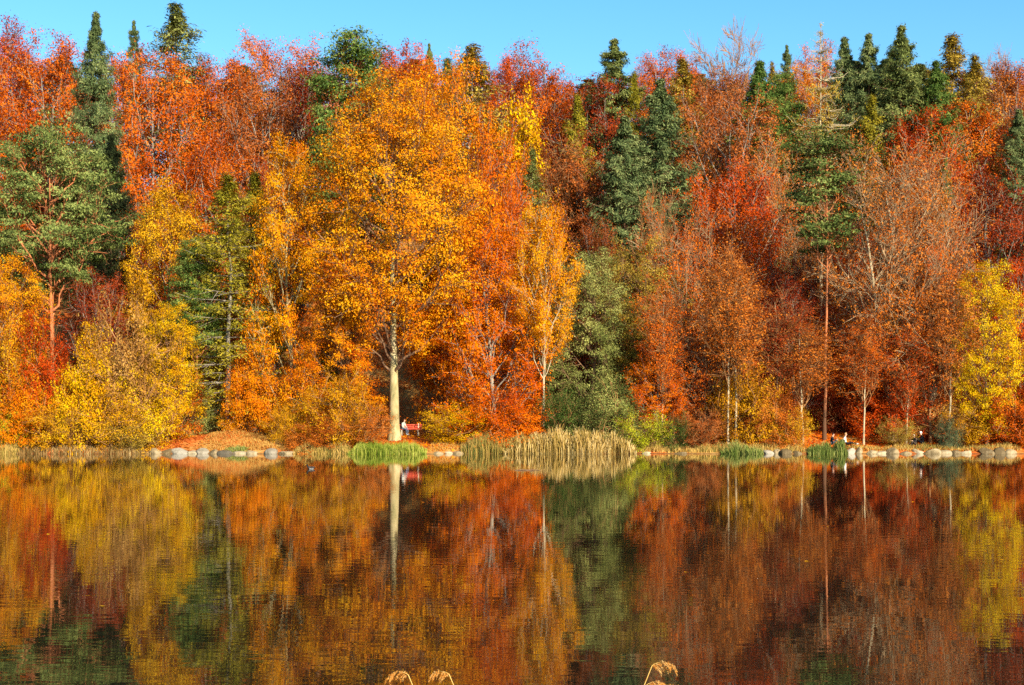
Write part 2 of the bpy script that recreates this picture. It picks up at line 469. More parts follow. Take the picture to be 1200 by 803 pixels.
def build_conifer(key, seed, H=24.0, Rc=3.6, cb=0.06, nb=260, droop=0.35, nseg=7, nl=7, lsize=0.42, power=3.0,
                  dens_top=1.0, sig=(0.14, 0.14, 0.12), rtr=0.22, hang=0.5, bare_top=0.0, ragged=0.35, upturn=0.25):
    rng = np.random.RandomState(seed)
    k0 = 9
    p = np.zeros((1, k0, 3)); p[0, :, 2] = np.linspace(0, H, k0)
    p[0, 1:-1, :2] += rng.randn(k0 - 2, 2) * 0.08
    R = rtr * np.linspace(1, 0.07, k0)[None] ** 0.9
    TV, TF = tubes([(p, R, 9)])
    u = np.sort(rng.rand(nb) ** 0.85)
    nw = int(nb / 8)
    u = np.round(u * nw) / nw * 0.75 + u * 0.25
    z = (cb + (1 - cb) * u * 0.985) * H
    az = rng.rand(nb) * 6.283
    lobes = (1.08 - ragged * rng.rand(nb) ** 1.3) * (1 + 0.2 * ragged * np.sin(np.round(u * nw) * 2.4 + seed))
    s_ = 1 - u
    L = Rc * (1 - np.exp(-power * s_)) / (1 - math.exp(-power)) * lobes * np.clip(s_ / 0.07, 0.25, 1) + 0.05
    if cb > 0.02: L *= np.clip((u + 0.04) / 0.10, 0.5, 1)
    d = np.stack([np.cos(az), np.sin(az), np.zeros(nb)], 1)
    s = np.linspace(0, 1, nseg)
    P = np.zeros((nb, nseg, 3))
    P[:, :, :2] = d[:, None, :2] * (L[:, None] * s[None])[:, :, None]
    rise = (0.5 * u - 0.1)
    P[:, :, 2] = z[:, None] + L[:, None] * (rise[:, None] * s[None] - droop * s[None] ** 1.6 + upturn * s[None] ** 4)
    P += rng.randn(nb, nseg, 3) * 0.04
    RB = (0.012 + 0.012 * L)[:, None] * np.linspace(1, 0.3, nseg)[None]
    # side sprays
    P2, R2, i2 = grow(rng, P, RB, 9, 0.12, 0.98, 0.8, lambda ix, t: 0.10 + L[ix] * 0.40 * (1.1 - t), 3, 0.6, up=-0.12, noise=0.06, flat=0.8)
    BV, BF = tubes([(P, RB, 4), (P2[::2], R2[::2], 3)])
    out = {'trunk': mesh_np(key + "_trunk", TV, TF, 4, smooth=True), 'branches': mesh_np(key + "_branches", BV, BF, 4, smooth=True)}
    C1 = P[:, 1:].reshape(-1, 3); b1 = np.repeat(np.arange(nb), nseg - 1)
    C2 = P2[:, 1:].reshape(-1, 3); b2 = np.repeat(i2, 2)
    C = np.concatenate([C1, C2]); own = np.concatenate([b1, b2])
    al = np.concatenate([np.repeat(d, nseg - 1, 0), np.repeat(nrm(P2[:, 2] - P2[:, 0]), 2, 0)])
    keep = rng.rand(len(C)) < dens_top
    if bare_top > 0:
        keep &= (C[:, 2] < (1 - bare_top) * H) | (rng.rand(len(C)) < 0.08)
    C, own, al = C[keep], own[keep], al[keep]
    o = nrm(np.stack([C[:, 0], C[:, 1], np.full(len(C), 0.8)], 1))
    al = nrm(al + np.array([0, 0, -hang]))
    tc = 0.55 * rng.rand(nb)[own] + 0.45 * rng.rand(len(C))
    V, Fc, ti = leaves(rng, C, o, int(nl * 1.7), sig, lsize, asp=0.26, b_out=0.6, b_up=0.35, b_rnd=0.7, along=al, tint_c=tc)
    out['foliage'] = mesh_np(key + "_foliage", V, Fc, 3, tint=ti)
    out['H'] = H; out['R'] = Rc
    PROTO[key] = out

def build_pine(key, seed, H=22.0, Rc=5.5, cb=0.35, n1=24, n2=6, nclump=1, lsize=0.30, prof='ovoid', sig=(0.55, 0.55, 0.22),
               nleaf=60, rtr=0.32, tr_top=0.9, n3=3, lean=0.0, fork=False):
    build_broadleaf(key, seed, H=H, Rc=Rc, cb=cb, prof=prof, n1=n1, n2=n2, n3=n3, nleaf=nleaf, lsize=lsize, sig=sig,
                    rise=0.03, tr_top=tr_top, rtr=rtr, b_up=0.9, spread=0.7, lean=lean, wig=0.16, forks=2 if fork else 1, asp=0.42, brnd=1.0, ends=True)
# ---------------------------------------------------------------- prototypes
for i, sd in enumerate((11, 12, 13, 14, 15)):
    build_broadleaf(f"beech{i}", sd, H=22, Rc=6.0, cb=(0.12, 0.2, 0.15, 0.1, 0.25)[i], prof=('ovoid', 'round', 'ovoid', 'edge', 'fan')[i],
                    n1=32, n2=7, n3=5, nleaf=16, lsize=0.28, sig=(0.36, 0.36, 0.22), rise=0.2, tw_r=0.016)
for i, sd in enumerate((21, 22, 23)):
    build_broadleaf(f"oak{i}", sd, H=20, Rc=6.0, cb=(0.12, 0.12, 0.42)[i], prof=('round', 'edge', 'round')[i], n1=32, n2=6, n3=5, nleaf=36, lsize=0.25, ends=True, keepf=0.93,
                    sig=(0.46, 0.46, 0.20), rise=0.08, b_up=0.7, tw_r=0.018, wig=0.4)
build_broadleaf("bigoak", 31, H=31.0, Rc=8.4, cb=0.32, prof='ovoid', n1=52, n2=7, n3=6, nleaf=32, lsize=0.28, sig=(0.55, 0.55, 0.24), ends=True, keepf=0.95,
                rise=0.07, rtr=0.6, limb_r=0.26, tr_top=0.66, b_up=0.7, tw_r=0.02, wig=0.12, split=True)
build_broadleaf("tightyellow", 41, H=18, Rc=3.6, cb=0.08, prof='column', n1=28, n2=6, n3=4, nleaf=11, lsize=0.34, sig=(0.3, 0.3, 0.25), rise=0.2)
for i, sd in enumerate((51, 52, 53)):
    build_broadleaf(f"semi{i}", sd, H=20, Rc=6.0, cb=(0.15, 0.1, 0.3)[i], prof=('fan', 'edge', 'fan')[i], n1=26, n2=7, n3=5, nleaf=7, lsize=0.27,
                    sig=(0.25, 0.25, 0.2), rise=(0.28, 0.2, 0.3)[i], t2=0.25, l2=0.36, twigs=3, tw_r=0.017)
build_broadleaf("bigsemi", 61, H=25, Rc=7.4, cb=0.30, prof='fan', n1=34, n2=8, n3=5, nleaf=6, lsize=0.26, sig=(0.25, 0.25, 0.2), rise=0.2, limb_r=0.32, t2=0.25, l2=0.36,
                rtr=0.5, forks=2, twigs=4, tw_r=0.017, split=True, wig=0.3)
build_broadleaf("bare0", 71, H=18, Rc=4.0, cb=0.3, prof='fan', n1=20, n2=6, n3=5, nleaf=0, rise=0.3, twigs=4, tw_r=0.02)
build_broadleaf("birch0", 81, H=22, Rc=2.3, cb=0.5, prof='ovoid', n1=24, n2=5, n3=4, nleaf=8, lsize=0.28, sig=(0.35, 0.35, 0.3), rise=0.2, rtr=0.15, twigs=2, tr_top=0.95, wig=0.12)
build_broadleaf("birch2", 84, H=22, Rc=2.3, cb=0.42, prof='fan', n1=24, n2=5, n3=4, nleaf=8, lsize=0.28, sig=(0.35, 0.35, 0.3), rise=0.2, rtr=0.15, twigs=2, tr_top=0.95, wig=0.2)
build_broadleaf("birch1", 82, H=22, Rc=3.6, cb=0.48, prof='ovoid', n1=26, n2=6, n3=4, nleaf=18, lsize=0.26, sig=(0.4, 0.4, 0.24), rise=0.15, rtr=0.2, tr_top=0.95, wig=0.1)
for i, sd in enumerate((91, 92, 93)):
    build_conifer(f"spruce{i}", sd, H=25, Rc=4.4, nb=(330, 280, 330)[i], nl=6, lsize=0.29, power=(3.2, 4.4, 3.0)[i], droop=(0.35, 0.5, 0.3)[i], ragged=(0.5, 0.75, 0.55)[i])
for i, sd in enumerate((101, 102)):
    build_conifer(f"larch{i}", sd, H=24, Rc=3.2, nb=220, nl=5, lsize=0.26, droop=0.2, ragged=0.75, power=(4.0, 3.2)[i], hang=0.9, rtr=0.17, sig=(0.16, 0.16, 0.2), dens_top=0.75)
build_conifer("snag", 111, H=26, Rc=4.2, nb=190, nl=4, lsize=0.26, droop=0.3, ragged=0.9, power=5.0, hang=1.0, dens_top=0.5, bare_top=0.2, rtr=0.26, cb=0.3)
build_conifer("youngfir", 112, H=10, Rc=2.2, nb=120, nl=4, lsize=0.26, droop=0.2, ragged=0.35)
build_pine("bigpine", 121, H=26, Rc=6.6, cb=0.54, n1=40, n2=7, n3=2, nleaf=100, lsize=0.31, prof='round', sig=(0.55, 0.55, 0.15), rtr=0.42, fork=True)
build_pine("tallpine", 122, H=26, Rc=2.6, cb=0.62, n1=20, n2=5, n3=2, nleaf=80, lsize=0.30, prof='round', sig=(0.5, 0.5, 0.13), rtr=0.15, tr_top=0.95)
build_pine("roundpine", 123, H=24, Rc=3.6, cb=0.45, n1=42, n2=7, n3=2, nleaf=75, lsize=0.31, prof='ovoid', sig=(0.5, 0.5, 0.16), rtr=0.3)
for i, sd in enumerate((131, 132, 133)):
    build_broadleaf(f"shrub{i}", sd, H=4.0, Rc=2.2, cb=0.04, prof=('edge', 'round', 'fan')[i], n1=24, n2=4, n3=3, nleaf=(30, 24, 14)[i], lsize=0.145,
                    sig=(0.2, 0.2, 0.16), rise=0.25, tr_top=0.3, rtr=0.06, forks=3, tw_r=0.010, wig=0.08)

NAMES = dict(beech="beech_tree", oak="oak_tree", bigoak="oak_tree", tightyellow="young_tree", semi="beech_tree", bigsemi="beech_tree", bare="bare_tree",
             birch="birch_tree", spruce="spruce_tree", larch="larch_tree", snag="larch_tree", youngfir="fir_tree", bigpine="pine_tree",
             tallpine="pine_tree", roundpine="pine_tree", shrub="shrub")
CATS = dict(shrub="shrub")
BK = dict(beech='grey', oak='brown', bigoak='mossy', tightyellow='brown', semi='twig', bigsemi='pale', bare='twig', birch='pale', spruce='brown',
          larch='grey', snag='pale', youngfir='brown', bigpine='pine', tallpine='pine', roundpine='pine', shrub='twig')

def tree(key, px, top, hw, Y, pal, label, bark=None, group=None, rot=None, base=None):
    """a tree whose foot stands on the ground at depth Y, its top and its width as measured from the photograph"""
    pr = PROTO[key]
    kind = key.rstrip("0123456789")
    X = px_x(px, Y)
    z0 = float(height(X, Y)) - 0.15
    H = px_z(top, Y) - z0
    R = hw * Y / F * (1.5 if kind in ('spruce', 'youngfir') else 1.5 if kind == 'larch' else 1.0)
    sz = H / pr['H'] / (1.02 if kind in ('spruce', 'larch', 'snag', 'youngfir') else 1.03)
    sx = R / pr['R'] / 1.02
    if Y > 138 and kind in ('beech', 'semi', 'oak'): sx = max(sx, 0.80 * sz)
    if rot is None: rot = random.random() * 6.283
    e = empty(NAMES[kind], (X, Y, z0), rot)
    e.scale = (sx, sx, sz)
    bm = BARK[bark or BK[kind]]; lb = BARK['brown'] if key == 'bigoak' else BARK['tan'] if key in ('bigsemi', 'semi0', 'semi2') else bm
    link("trunk", pr['trunk'], e, bm)
    if key in ('birch0', 'birch2'): lb = BARK['twig']
    if 'limbs' in pr:
        for m in pr['limbs']: link("limb", m, e, lb)
    else:
        link("branches", pr['branches'], e, lb)
    if 'foliage' in pr and pal: link("foliage", pr['foliage'], e, LEAF[pal])
    tag(e, label, CATS.get(kind, "tree"), group)
    return e

GB = "trees on the skyline"
GM = "trees on the wooded slope"
GF = "trees along the lake shore"
GS = "shrubs along the lake shore"
T = [
 # ---- skyline and upper slope
 ("beech0", 2, 22, 36, 172, 'red', "dark red beech on the skyline above the big pine", GB),
 ("beech2", 52, 32, 46, 160, 'redorange', "orange-red beech with pale limbs rising between the big pine and the tall dark spruce", GB),
 ("spruce0", 112, 4, 31, 141, 'darkspruce', "tallest dark spruce, standing directly behind the big pine's crown", GB),
 ("spruce1", 157, 18, 15, 182, 'darkspruce', "small dark spruce tip showing just beside the tallest spruce", GB),
 ("larch0", 207, -4, 50, 157, 'olive', "gaunt olive conifer with see-through top against the sky", GB),
 ("beech1", 178, 47, 60, 150, 'redorange', "broad orange-red beech above the golden tree, below the gaunt olive conifer", GB),
 ("beech3", 262, 66, 46, 158, 'redorange', "orange beech with fine grey twigs between the olive conifer and the red-topped beech", GB),
 ("beech4", 325, 38, 32, 172, 'redorange', "ragged rust-red beech top next to the round green pine", GB),
 ("beech0", 312, 80, 52, 152, 'brownred', "brownish orange beech below the ragged rust-red top", GB),
 ("beech2", 358, 66, 30, 160, 'darkred', "dusky red beech squeezed behind the round green pine", GB),
 ("roundpine", 414, 32, 48, 143, 'fir', "rounded green pine with layered crown on the skyline", GB),
 ("beech1", 466, 44, 32, 174, 'red', "dark red crown poking out above the big golden oak", GB),
 ("spruce2", 503, 46, 13, 184, 'spruce', "thin spruce tip directly above the big orange oak", GB),
 ("larch1", 524, 62, 28, 158, 'olive', "small olive larch beside the thin spruce tip", GB),
 ("larch0", 552, 45, 52, 150, 'olivegold', "wide gold-olive larch sloping down behind the orange oak", GB),
 ("beech4", 588, 60, 26, 178, 'red', "red beech top behind the gold-olive larch", GB),
 ("beech0", 627, 57, 38, 166, 'redorange', "red-orange beech towering above the bright yellow tree", GB),
 ("beech3", 662, 92, 34, 170, 'redorange', "small orange-red crown between the bright yellow tree and the grey-green spruce", GB),
 ("tightyellow", 612, 108, 36, 139, 'yellow', "bright yellow cone-shaped tree, the brightest one high on the slope", GM),
 ("larch1", 677, 104, 26, 143, 'yellowgreen', "narrow yellow-green larch next to the bright yellow cone-shaped tree", GM),
 ("beech2", 700, 84, 38, 158, 'darkred', "deep red beech between the narrow yellow-green larch and the big spruces", GM),
 ("spruce1", 720, 38, 38, 158, 'spruce', "grey-green spruce standing out on the skyline above the pair of big spruces", GB),
 ("larch0", 743, 78, 20, 156, 'yellowgreen', "slender yellow-green larch tucked between two spruces", GM),
 ("beech1", 784, 50, 38, 180, 'redorange', "orange-red crown on the skyline behind the pair of big spruces", GB),
 ("larch1", 800, 62, 38, 150, 'olivegold', "gold-green larch leaning against the larger of the big spruces", GM),
 ("spruce2", 774, 84, 46, 138, 'darkspruce', "large dark spruce, taller of the pair in the middle of the wood", GM),
 ("spruce0", 732, 128, 42, 134, 'darkspruce', "large dark spruce, lower and fuller of the pair in the middle of the wood", GM),
 ("bare0", 852, 30, 34, 182, None, "leafless brown twiggy tree against the sky", GB),
 ("beech2", 838, 76, 40, 166, 'brownred', "thin brown-red beech under the leafless twiggy tree", GB),
 ("spruce0", 890, 64, 38, 152, 'fir', "green spruce on the skyline beside the leafless twiggy tree", GB),
 ("spruce1", 922, 48, 14, 186, 'darkspruce', "tiny dark spruce tip between green spruce and dead-topped larch", GB),
 ("roundpine", 916, 82, 26, 156, 'fir', "dark green bushy pine next to the dead-topped larch", GM),
 ("larch0", 905, 68, 14, 178, 'olivegold', "little golden larch tip above the dark bushy pine", GB),
 ("beech0", 955, 52, 30, 180, 'orange', "orange crown glowing behind the dead-topped larch", GB),
 ("spruce0", 990, 36, 32, 157, 'darkspruce', "ragged dark spruce, first of the close row of three on the skyline", GB),
 ("spruce1", 1018, 31, 32, 155, 'darkspruce', "ragged dark spruce, middle of the close row of three on the skyline", GB),
 ("spruce2", 1056, 22, 40, 153, 'spruce', "tallest spruce of the close row of three on the skyline", GB),
 ("spruce2", 1097, 64, 34, 151, 'fir', "fresh green fir in front of the olive larch", GM),
 ("larch1", 1116, 34, 46, 157, 'olivegold', "tall olive larch with pointed top behind the fresh green fir", GB),
 ("larch0", 1143, 58, 34, 155, 'olivegold', "golden larch with drooping sprays beside the tall olive larch", GB),
 ("larch1", 1022, 106, 26, 152, 'yellowgreen', "bright yellow-green larch below the row of three spruces", GM),
 ("beech1", 990, 114, 34, 160, 'orange', "orange-golden crown between the tall pine and the yellow-green larch", GM),
 ("snag", 962, 18, 42, 152, 'olivegold', "larch with bare dead top, pale trunk and ragged side branches", GB),
 ("beech3", 1184, 66, 38, 168, 'rust', "golden-orange crown on the skyline at the end of the wood, beside the golden larch", GB),
 ("spruce0", 1194, 122, 30, 150, 'darkspruce', "dark spruce with drooping boughs below the golden-orange skyline crown", GM),
 ("bare0", 1166, 62, 22, 186, None, "faint leafless tree against the sky near the golden larch", GB),
 ("birch1", 1078, 120, 38, 150, 'red', "red birch with thin pale stem under the fresh green fir", GM),
 ("birch1", 1132, 112, 42, 154, 'redorange', "orange-red birch with thin stems beside the red birch", GM),
 ("beech2", 1110, 172, 42, 144, 'red', "red beech filling the slope below the two birches", GM),
 # ---- middle of the slope
 ("semi1", 648, 156, 60, 140, 'brownred', "twiggy brown-red beech below the bright yellow cone-shaped tree", GM),
 ("larch1", 624, 168, 22, 136, 'olive', "thin half-bare larch in front of the twiggy brown-red beech", GM),
 ("beech4", 690, 178, 38, 140, 'brownred', "rusty beech between the twiggy brown-red one and the fuller spruce", GM),
 ("beech4", 850, 104, 50, 146, 'brownred', "rust-brown beech high above the vivid red beech", GM),
 ("beech1", 860, 186, 66, 130, 'red', "vivid red beech, broadest red crown in the middle of the slope", GM),
 ("bare0", 772, 224, 24, 130, None, "leafless silver-grey tree in front of the big spruces", GM),
 ("semi2", 925, 182, 50, 134, 'rust', "fan-shaped orange-brown beech with pale limbs beside the vivid red beech", GM),
 ("tallpine", 966, 138, 40, 115.5, 'pine', "tall pine with bare orange trunk and flat green crown pads", GM),
 ("beech0", 1165, 192, 68, 134, 'darkred', "dark red beech spreading above the bright yellow shore tree", GM),
 ("oak0", 1085, 214, 40, 136, 'rust', "light orange crown between the large half-bare beech and the dark red beech", GM),
 ("spruce1", 1108, 178, 14, 140, 'fir', "slim young green spruce among the red crowns", GM),
 ("oak1", 200, 206, 56, 128, 'goldbrown', "golden round-crowned tree below the broad orange-red beech", GM),
 ("beech2", 242, 150, 44, 142, 'redorange', "red-orange beech filling the gap above the two shore larches", GM),
 ("larch0", 268, 198, 44, 118, 'yellowgreen', "yellow-green larch with long thin straight trunk reaching the grassy mound", GF),
 ("larch1", 299, 196, 34, 122, 'yellowgreen', "slimmer yellow-green larch just behind the straight-trunked one", GF),
 ("beech4", 322, 184, 32, 136, 'darkred', "dark red crown between the shore larches and the golden oaks", GM),
 ("beech0", 578, 128, 46, 132, 'redorange', "orange-red crown behind the big oak and below the gold-olive larch", GM),
 ("beech1", 592, 206, 40, 128, 'redorange', "red-orange crown above the dense orange shore tree", GM),
 ("beech3", 1000, 262, 52, 130, 'red', "shaded red beech behind the tall pine's bare trunk", GM),
 ("beech2", 700, 250, 40, 130, 'brownred', "brown-red crown between the fuller spruce and the olive tree", GM),
 ("spruce2", 130, 150, 30, 133, 'shadespruce', "spruce coloured blackish for the shade in the gap beside the big pine, below the tallest spruce", GM),  # added to darken the gap; the shade is in its leaf colours
 ("beech0", 142, 245, 30, 140, 'darkred', "dark red crown in the gap beside the big pine", GM),
 # ---- first row above the shore
 ("bigpine", 60, 146, 74, 121, 'pine', "big green pine with thick orange trunk and layered crown", GF),
 ("beech2", 2, 330, 44, 122, 'redorange', "rust-orange tree behind the golden-orange one under the big pine's boughs", GF),
 ("oak0", 8, 296, 46, 117, 'golden', "golden-orange tree under the big pine's boughs at the end of the shore", GF),
 ("beech4", 116, 316, 36, 120, 'darkred', "dusky red young beech beside the big pine's trunk", GF),
 ("roundpine", 230, 276, 28, 119, 'fir', "small green pine between the golden tree and the straight-trunked larch", GF),
 ("oak0", 196, 352, 36, 116, 'yellow', "bright yellow young tree below the small green pine", GF),
 ("oak1", 345, 150, 56, 119, 'golden', "golden oak with pale mossy trunk, beside the biggest oak", GF),
 ("bigoak", 462, 78, 96, 116, 'amber', "biggest golden oak with thick pale trunk beside the bench", GF),
 ("oak0", 518, 60, 70, 123, 'orange', "tall orange oak behind the biggest golden oak", GF),
 ("oak1", 396, 318, 52, 117, 'orange', "orange young oak growing between the mossy-trunked oak and the biggest one", GF),
 ("beech3", 580, 262, 62, 117, 'hotorange', "dense orange-red tree with foliage down to the ground beyond the bench", GF),
 ("oak2", 524, 300, 58, 121, 'hotorange', "hot orange low crown hanging over the bench", GF),
 ("birch1", 637, 230, 31, 115, 'golden', "golden slender tree with one thin pale trunk at the reed bed", GF),
 ("oak1", 690, 286, 52, 119, 'olive', "olive-green tree behind the straw reed bed", GF),
 ("oak0", 750, 276, 50, 121, 'olivegold', "olive-gold tree beside the olive-green tree", GF),
 ("beech3", 768, 396, 42, 115.5, 'hotorange', "orange-red small tree below the olive-gold tree", GF),
 ("semi0", 798, 246, 50, 122, 'redorange', "fan-shaped red beech showing many pale upright limbs, above the orange-red small tree", GF),
 ("semi2", 825, 366, 56, 117, 'redorange', "half-bare beech with long pale arching limbs near the twin thin trunks", GF),
 ("birch0", 853, 284, 22, 112.3, 'rust', "thin pale-stemmed birch, straighter of the twin trunks at the shore", GF),
 ("birch2", 863, 300, 26, 112.6, 'rust', "thin pale-stemmed birch, shorter of the twin trunks at the shore", GF),
 ("beech0", 928, 300, 48, 119, 'darkred', "dark red beech between the twin thin trunks and the tall pine", GF),
 ("birch0", 941, 372, 26, 113.4, 'rust', "slender pale trunk standing on the orange leaf bank", GF),
 ("bigsemi", 1046, 162, 86, 117, 'rust', "large half-bare beech with forked pale trunk and sweeping grey limbs", GF),
 ("beech1", 994, 384, 40, 121, 'red', "red low beech around the foot of the tall pine", GF),
 ("semi1", 1090, 352, 52, 119, 'redorange', "red twiggy young beech with hanging grey twigs beside the large half-bare beech", GF),
 ("oak0", 1156, 304, 40, 113.2, 'lemon', "bright yellow tree by the water with leaning crown", GF),
 ("beech2", 1192, 298, 46, 120, 'red', "red beech behind the bright yellow shore tree", GF),
 ("birch2", 912, 340, 24, 113.8, 'darkred', "slim reddish stem between the twin thin trunks and the orange leaf bank", GF),
 ("birch0", 1012, 370, 20, 113.6, 'redorange', "thin pale stem between the tall pine and the large half-bare beech", GF),
 ("birch2", 1062, 370, 18, 114.2, 'red', "thin leaning pale stem just past the large half-bare beech's trunk", GF),
 ("birch0", 1112, 320, 24, 113.2, 'rust', "thin pale stem above the juniper bush", GF),
 ("semi2", 1090, 262, 38, 115.5, 'redorange', "half-bare beech with arching grey limbs next to the bright yellow shore tree", GF),
 ("birch2", 776, 330, 20, 114.0, 'redorange', "thin stem in front of the half-bare beech with arching limbs", GF),
 # ---- shrubs and saplings at the water
 ("shrub0", 44, 396, 38, 114, 'red', "tall scarlet shrub below the big pine's trunk", GS),
 ("shrub1", 12, 402, 30, 113.5, 'goldbrown', "golden shrub beside the tall scarlet one", GS),
 ("shrub2", 146, 372, 44, 114, 'brown', "tall brown twiggy shrub between the yellow shrub and the bright yellow young tree", GS),
 ("shrub0", 104, 408, 34, 112.5, 'yellow', "tall bright yellow shrub at the water's edge", GS),
 ("shrub0", 24, 456, 34, 112, 'orange', "low orange shrub in front of the scarlet shrub", GS),
 ("shrub1", 60, 470, 30, 111.7, 'goldbrown', "low golden shrub between the orange one and the tall bright yellow one", GS),
 ("shrub2", 16, 484, 20, 111.4, 'lime', "little yellow-green bush above the green rushes", GS),
 ("shrub2", 86, 484, 28, 111.5, 'brown', "low tan shrub whose twigs touch the water below the tall bright yellow shrub", GS),
 ("shrub2", 130, 470, 34, 111.5, 'goldbrown', "golden-brown waterside shrub at the foot of the tall brown twiggy shrub", GS),
 ("shrub2", 176, 456, 34, 112, 'yellow', "spreading yellow shrub next to the grassy mound", GS),
 ("shrub2", 160, 494, 28, 111.4, 'olivegold', "low olive shrub in front of the spreading yellow one, where the stones begin", GS),
 ("shrub1", 218, 446, 24, 118.5, 'redorange', "orange-red shrub on the grassy mound", GS),
 ("shrub0", 240, 462, 24, 119, 'olive', "small green shrub behind the grassy mound", GS),
 ("shrub0", 300, 420, 32, 117, 'orange', "orange shrub between the straight-trunked larch and the golden oak", GS),
 ("shrub1", 336, 478, 22, 113.5, 'goldbrown', "yellow-brown shrub at the end of the grassy mound", GS),
 ("youngfir", 376, 412, 26, 119.5, 'holly', "dark green holly bush behind the mossy-trunked golden oak", GS),
 ("shrub0", 372, 488, 34, 112.2, 'rust', "tan-orange shrub hiding the foot of the golden oak", GS),
 ("shrub1", 398, 446, 36, 113, 'goldbrown', "golden bush between the holly and the biggest oak's trunk", GS),
 ("shrub2", 430, 478, 26, 112, 'rust', "small tan bush touching the green reed bed", GS),
 ("shrub1", 536, 478, 34, 115, 'yellow', "bright yellow low bush beyond the bench", GS),
 ("shrub0", 590, 468, 44, 113.8, 'hotorange', "orange bush behind the straw reed bed", GS),
 ("shrub1", 655, 462, 26, 114.5, 'holly', "green bush behind the middle of the straw reed bed", GS),
 ("shrub0", 712, 456, 38, 114, 'olive', "olive-green bush at the end of the straw reed bed", GS),
 ("shrub2", 752, 486, 26, 112.2, 'lime', "yellow-green low bush by the water under the orange-red small tree", GS),
 ("shrub1", 792, 492, 18, 112, 'holly', "small green bush between the yellow-green one and the twin thin trunks", GS),
 ("shrub2", 818, 484, 28, 112.2, 'brownred', "reddish twiggy bush overhanging the water", GS),
 ("shrub1", 874, 434, 34, 113.4, 'goldbrown', "large golden bush behind the green sedge", GS),
 ("shrub0", 905, 468, 32, 113, 'rust', "orange-brown bush beside the large golden one", GS),
 ("shrub2", 925, 482, 22, 112.2, 'goldbrown', "low golden twiggy bush at the start of the boulders", GS),
 ("shrub0", 1040, 452, 40, 117, 'red', "red bush under the large half-bare beech", GS),
 ("shrub2", 1052, 494, 20, 113, 'olivegold', "small straw-coloured bush above the boulders", GS),
 ("shrub1", 1112, 495, 14, 112, 'bluegreen', "round blue-green juniper bush above the boulders", GS),
 ("shrub2", 1135, 474, 26, 113, 'goldbrown', "golden twiggy bush at the foot of the bright yellow shore tree", GS),
 ("shrub0", 1180, 458, 38, 113.5, 'redorange', "orange-red bush beside the bright yellow shore tree", GS),
 ("shrub1", 990, 452, 36, 120, 'darkred', "deep red bush behind the leaf-covered rise", GS),
]
for i, r in enumerate(T):
    key, px, top, hw, Y, pal, lab, grp = r
    tree(key, px, top, hw, Y, pal, lab, group=grp, bark={'golden oak with pale mossy trunk, beside the biggest oak': 'mossy'}.get(lab, 'brown' if 'around the foot' in lab else None))

BACK = [("beech1", 20, 62, 'darkred'), ("spruce2", 75, 70, 'spruce'), ("beech3", 140, 72, 'redorange'), ("beech0", 225, 74, 'brownred'), ("spruce0", 285, 82, 'spruce'),
        ("beech2", 385, 88, 'red'), ("beech1", 440, 72, 'darkred'), ("spruce1", 485, 74, 'spruce'), ("beech0", 545, 86, 'darkred'), ("beech1", 605, 90, 'red'), ("beech3", 650, 104, 'darkred'),
        ("spruce2", 690, 98, 'spruce'), ("beech0", 750, 86, 'redorange'), ("spruce2", 820, 92, 'spruce'), ("beech2", 868, 90, 'brownred'), ("beech1", 935, 86, 'orange'),
        ("spruce0", 1003, 76, 'darkspruce'), ("spruce2", 1038, 74, 'darkspruce'), ("spruce0", 1078, 80, 'spruce'), ("beech3", 1130, 84, 'rust'), ("beech0", 1160, 96, 'redorange'), ("beech1", 1205, 84, 'red')]
BETWEEN = ["showing behind the dark red beech at the end of the wood", "dimly seen behind the tallest spruce", "filling the gap beside the small spruce tip", "seen through the gaunt olive conifer",
           "hidden behind the orange beech with grey twigs", "seen past the round green pine", "deep behind the big golden oak's top", "under the thin spruce tip", "behind the gold-olive larch",
           "in the gap behind the bright yellow cone-shaped tree", "far behind the narrow yellow-green larch", "behind the grey-green spruce", "seen between the pair of big spruces' tips",
           "behind the gold-green larch", "behind the leafless twiggy tree", "seen behind the dark bushy pine", "behind the first two of the close row of spruces",
           "behind the last two of the close row of spruces", "behind the fresh green fir", "behind the golden larch", "under the faint leafless tree", "behind the golden-orange skyline crown"]
for (key, px, top, pal), w in zip(BACK, BETWEEN):
    nm = "spruce" if key.startswith("spruce") else "beech"
    tree(key, px, top - 8, 46, 192 + 6 * random.random(), pal, f"half-hidden {pal.replace('darkred', 'deep red').replace('darkspruce', 'green').replace('redorange', 'red-orange').replace('brownred', 'brown-red').replace('spruce', 'green').strip()} {nm} {w}", group=GB)

# the wood goes on past both ends of what the picture shows
OUT = [("beech1", -50, 60, 50, 150, 'redorange'), ("spruce0", -95, 40, 35, 160, 'darkspruce'), ("oak0", -62, 250, 55, 122, 'golden'), ("beech3", -130, 180, 60, 130, 'red'),
       ("beech0", -150, 70, 55, 158, 'orange'), ("shrub0", -40, 450, 40, 112, 'goldbrown'), ("oak1", -115, 330, 50, 116, 'yellow'), ("shrub1", -90, 460, 36, 112, 'orange'),
       ("beech2", 1250, 70, 52, 160, 'rust'), ("spruce1", 1290, 50, 35, 165, 'spruce'), ("beech3", 1255, 220, 55, 130, 'redorange'), ("oak1", 1262, 330, 50, 117, 'orange'),
       ("beech0", 1330, 180, 60, 128, 'red'), ("shrub0", 1235, 450, 36, 112.5, 'orange'), ("shrub1", 1285, 455, 40, 112, 'goldbrown'), ("beech4", 1345, 70, 55, 156, 'brownred')]
WHERE = ["behind", "high above", "beside", "upslope from", "far up behind", "just past", "low beside", "in front of"] * 2
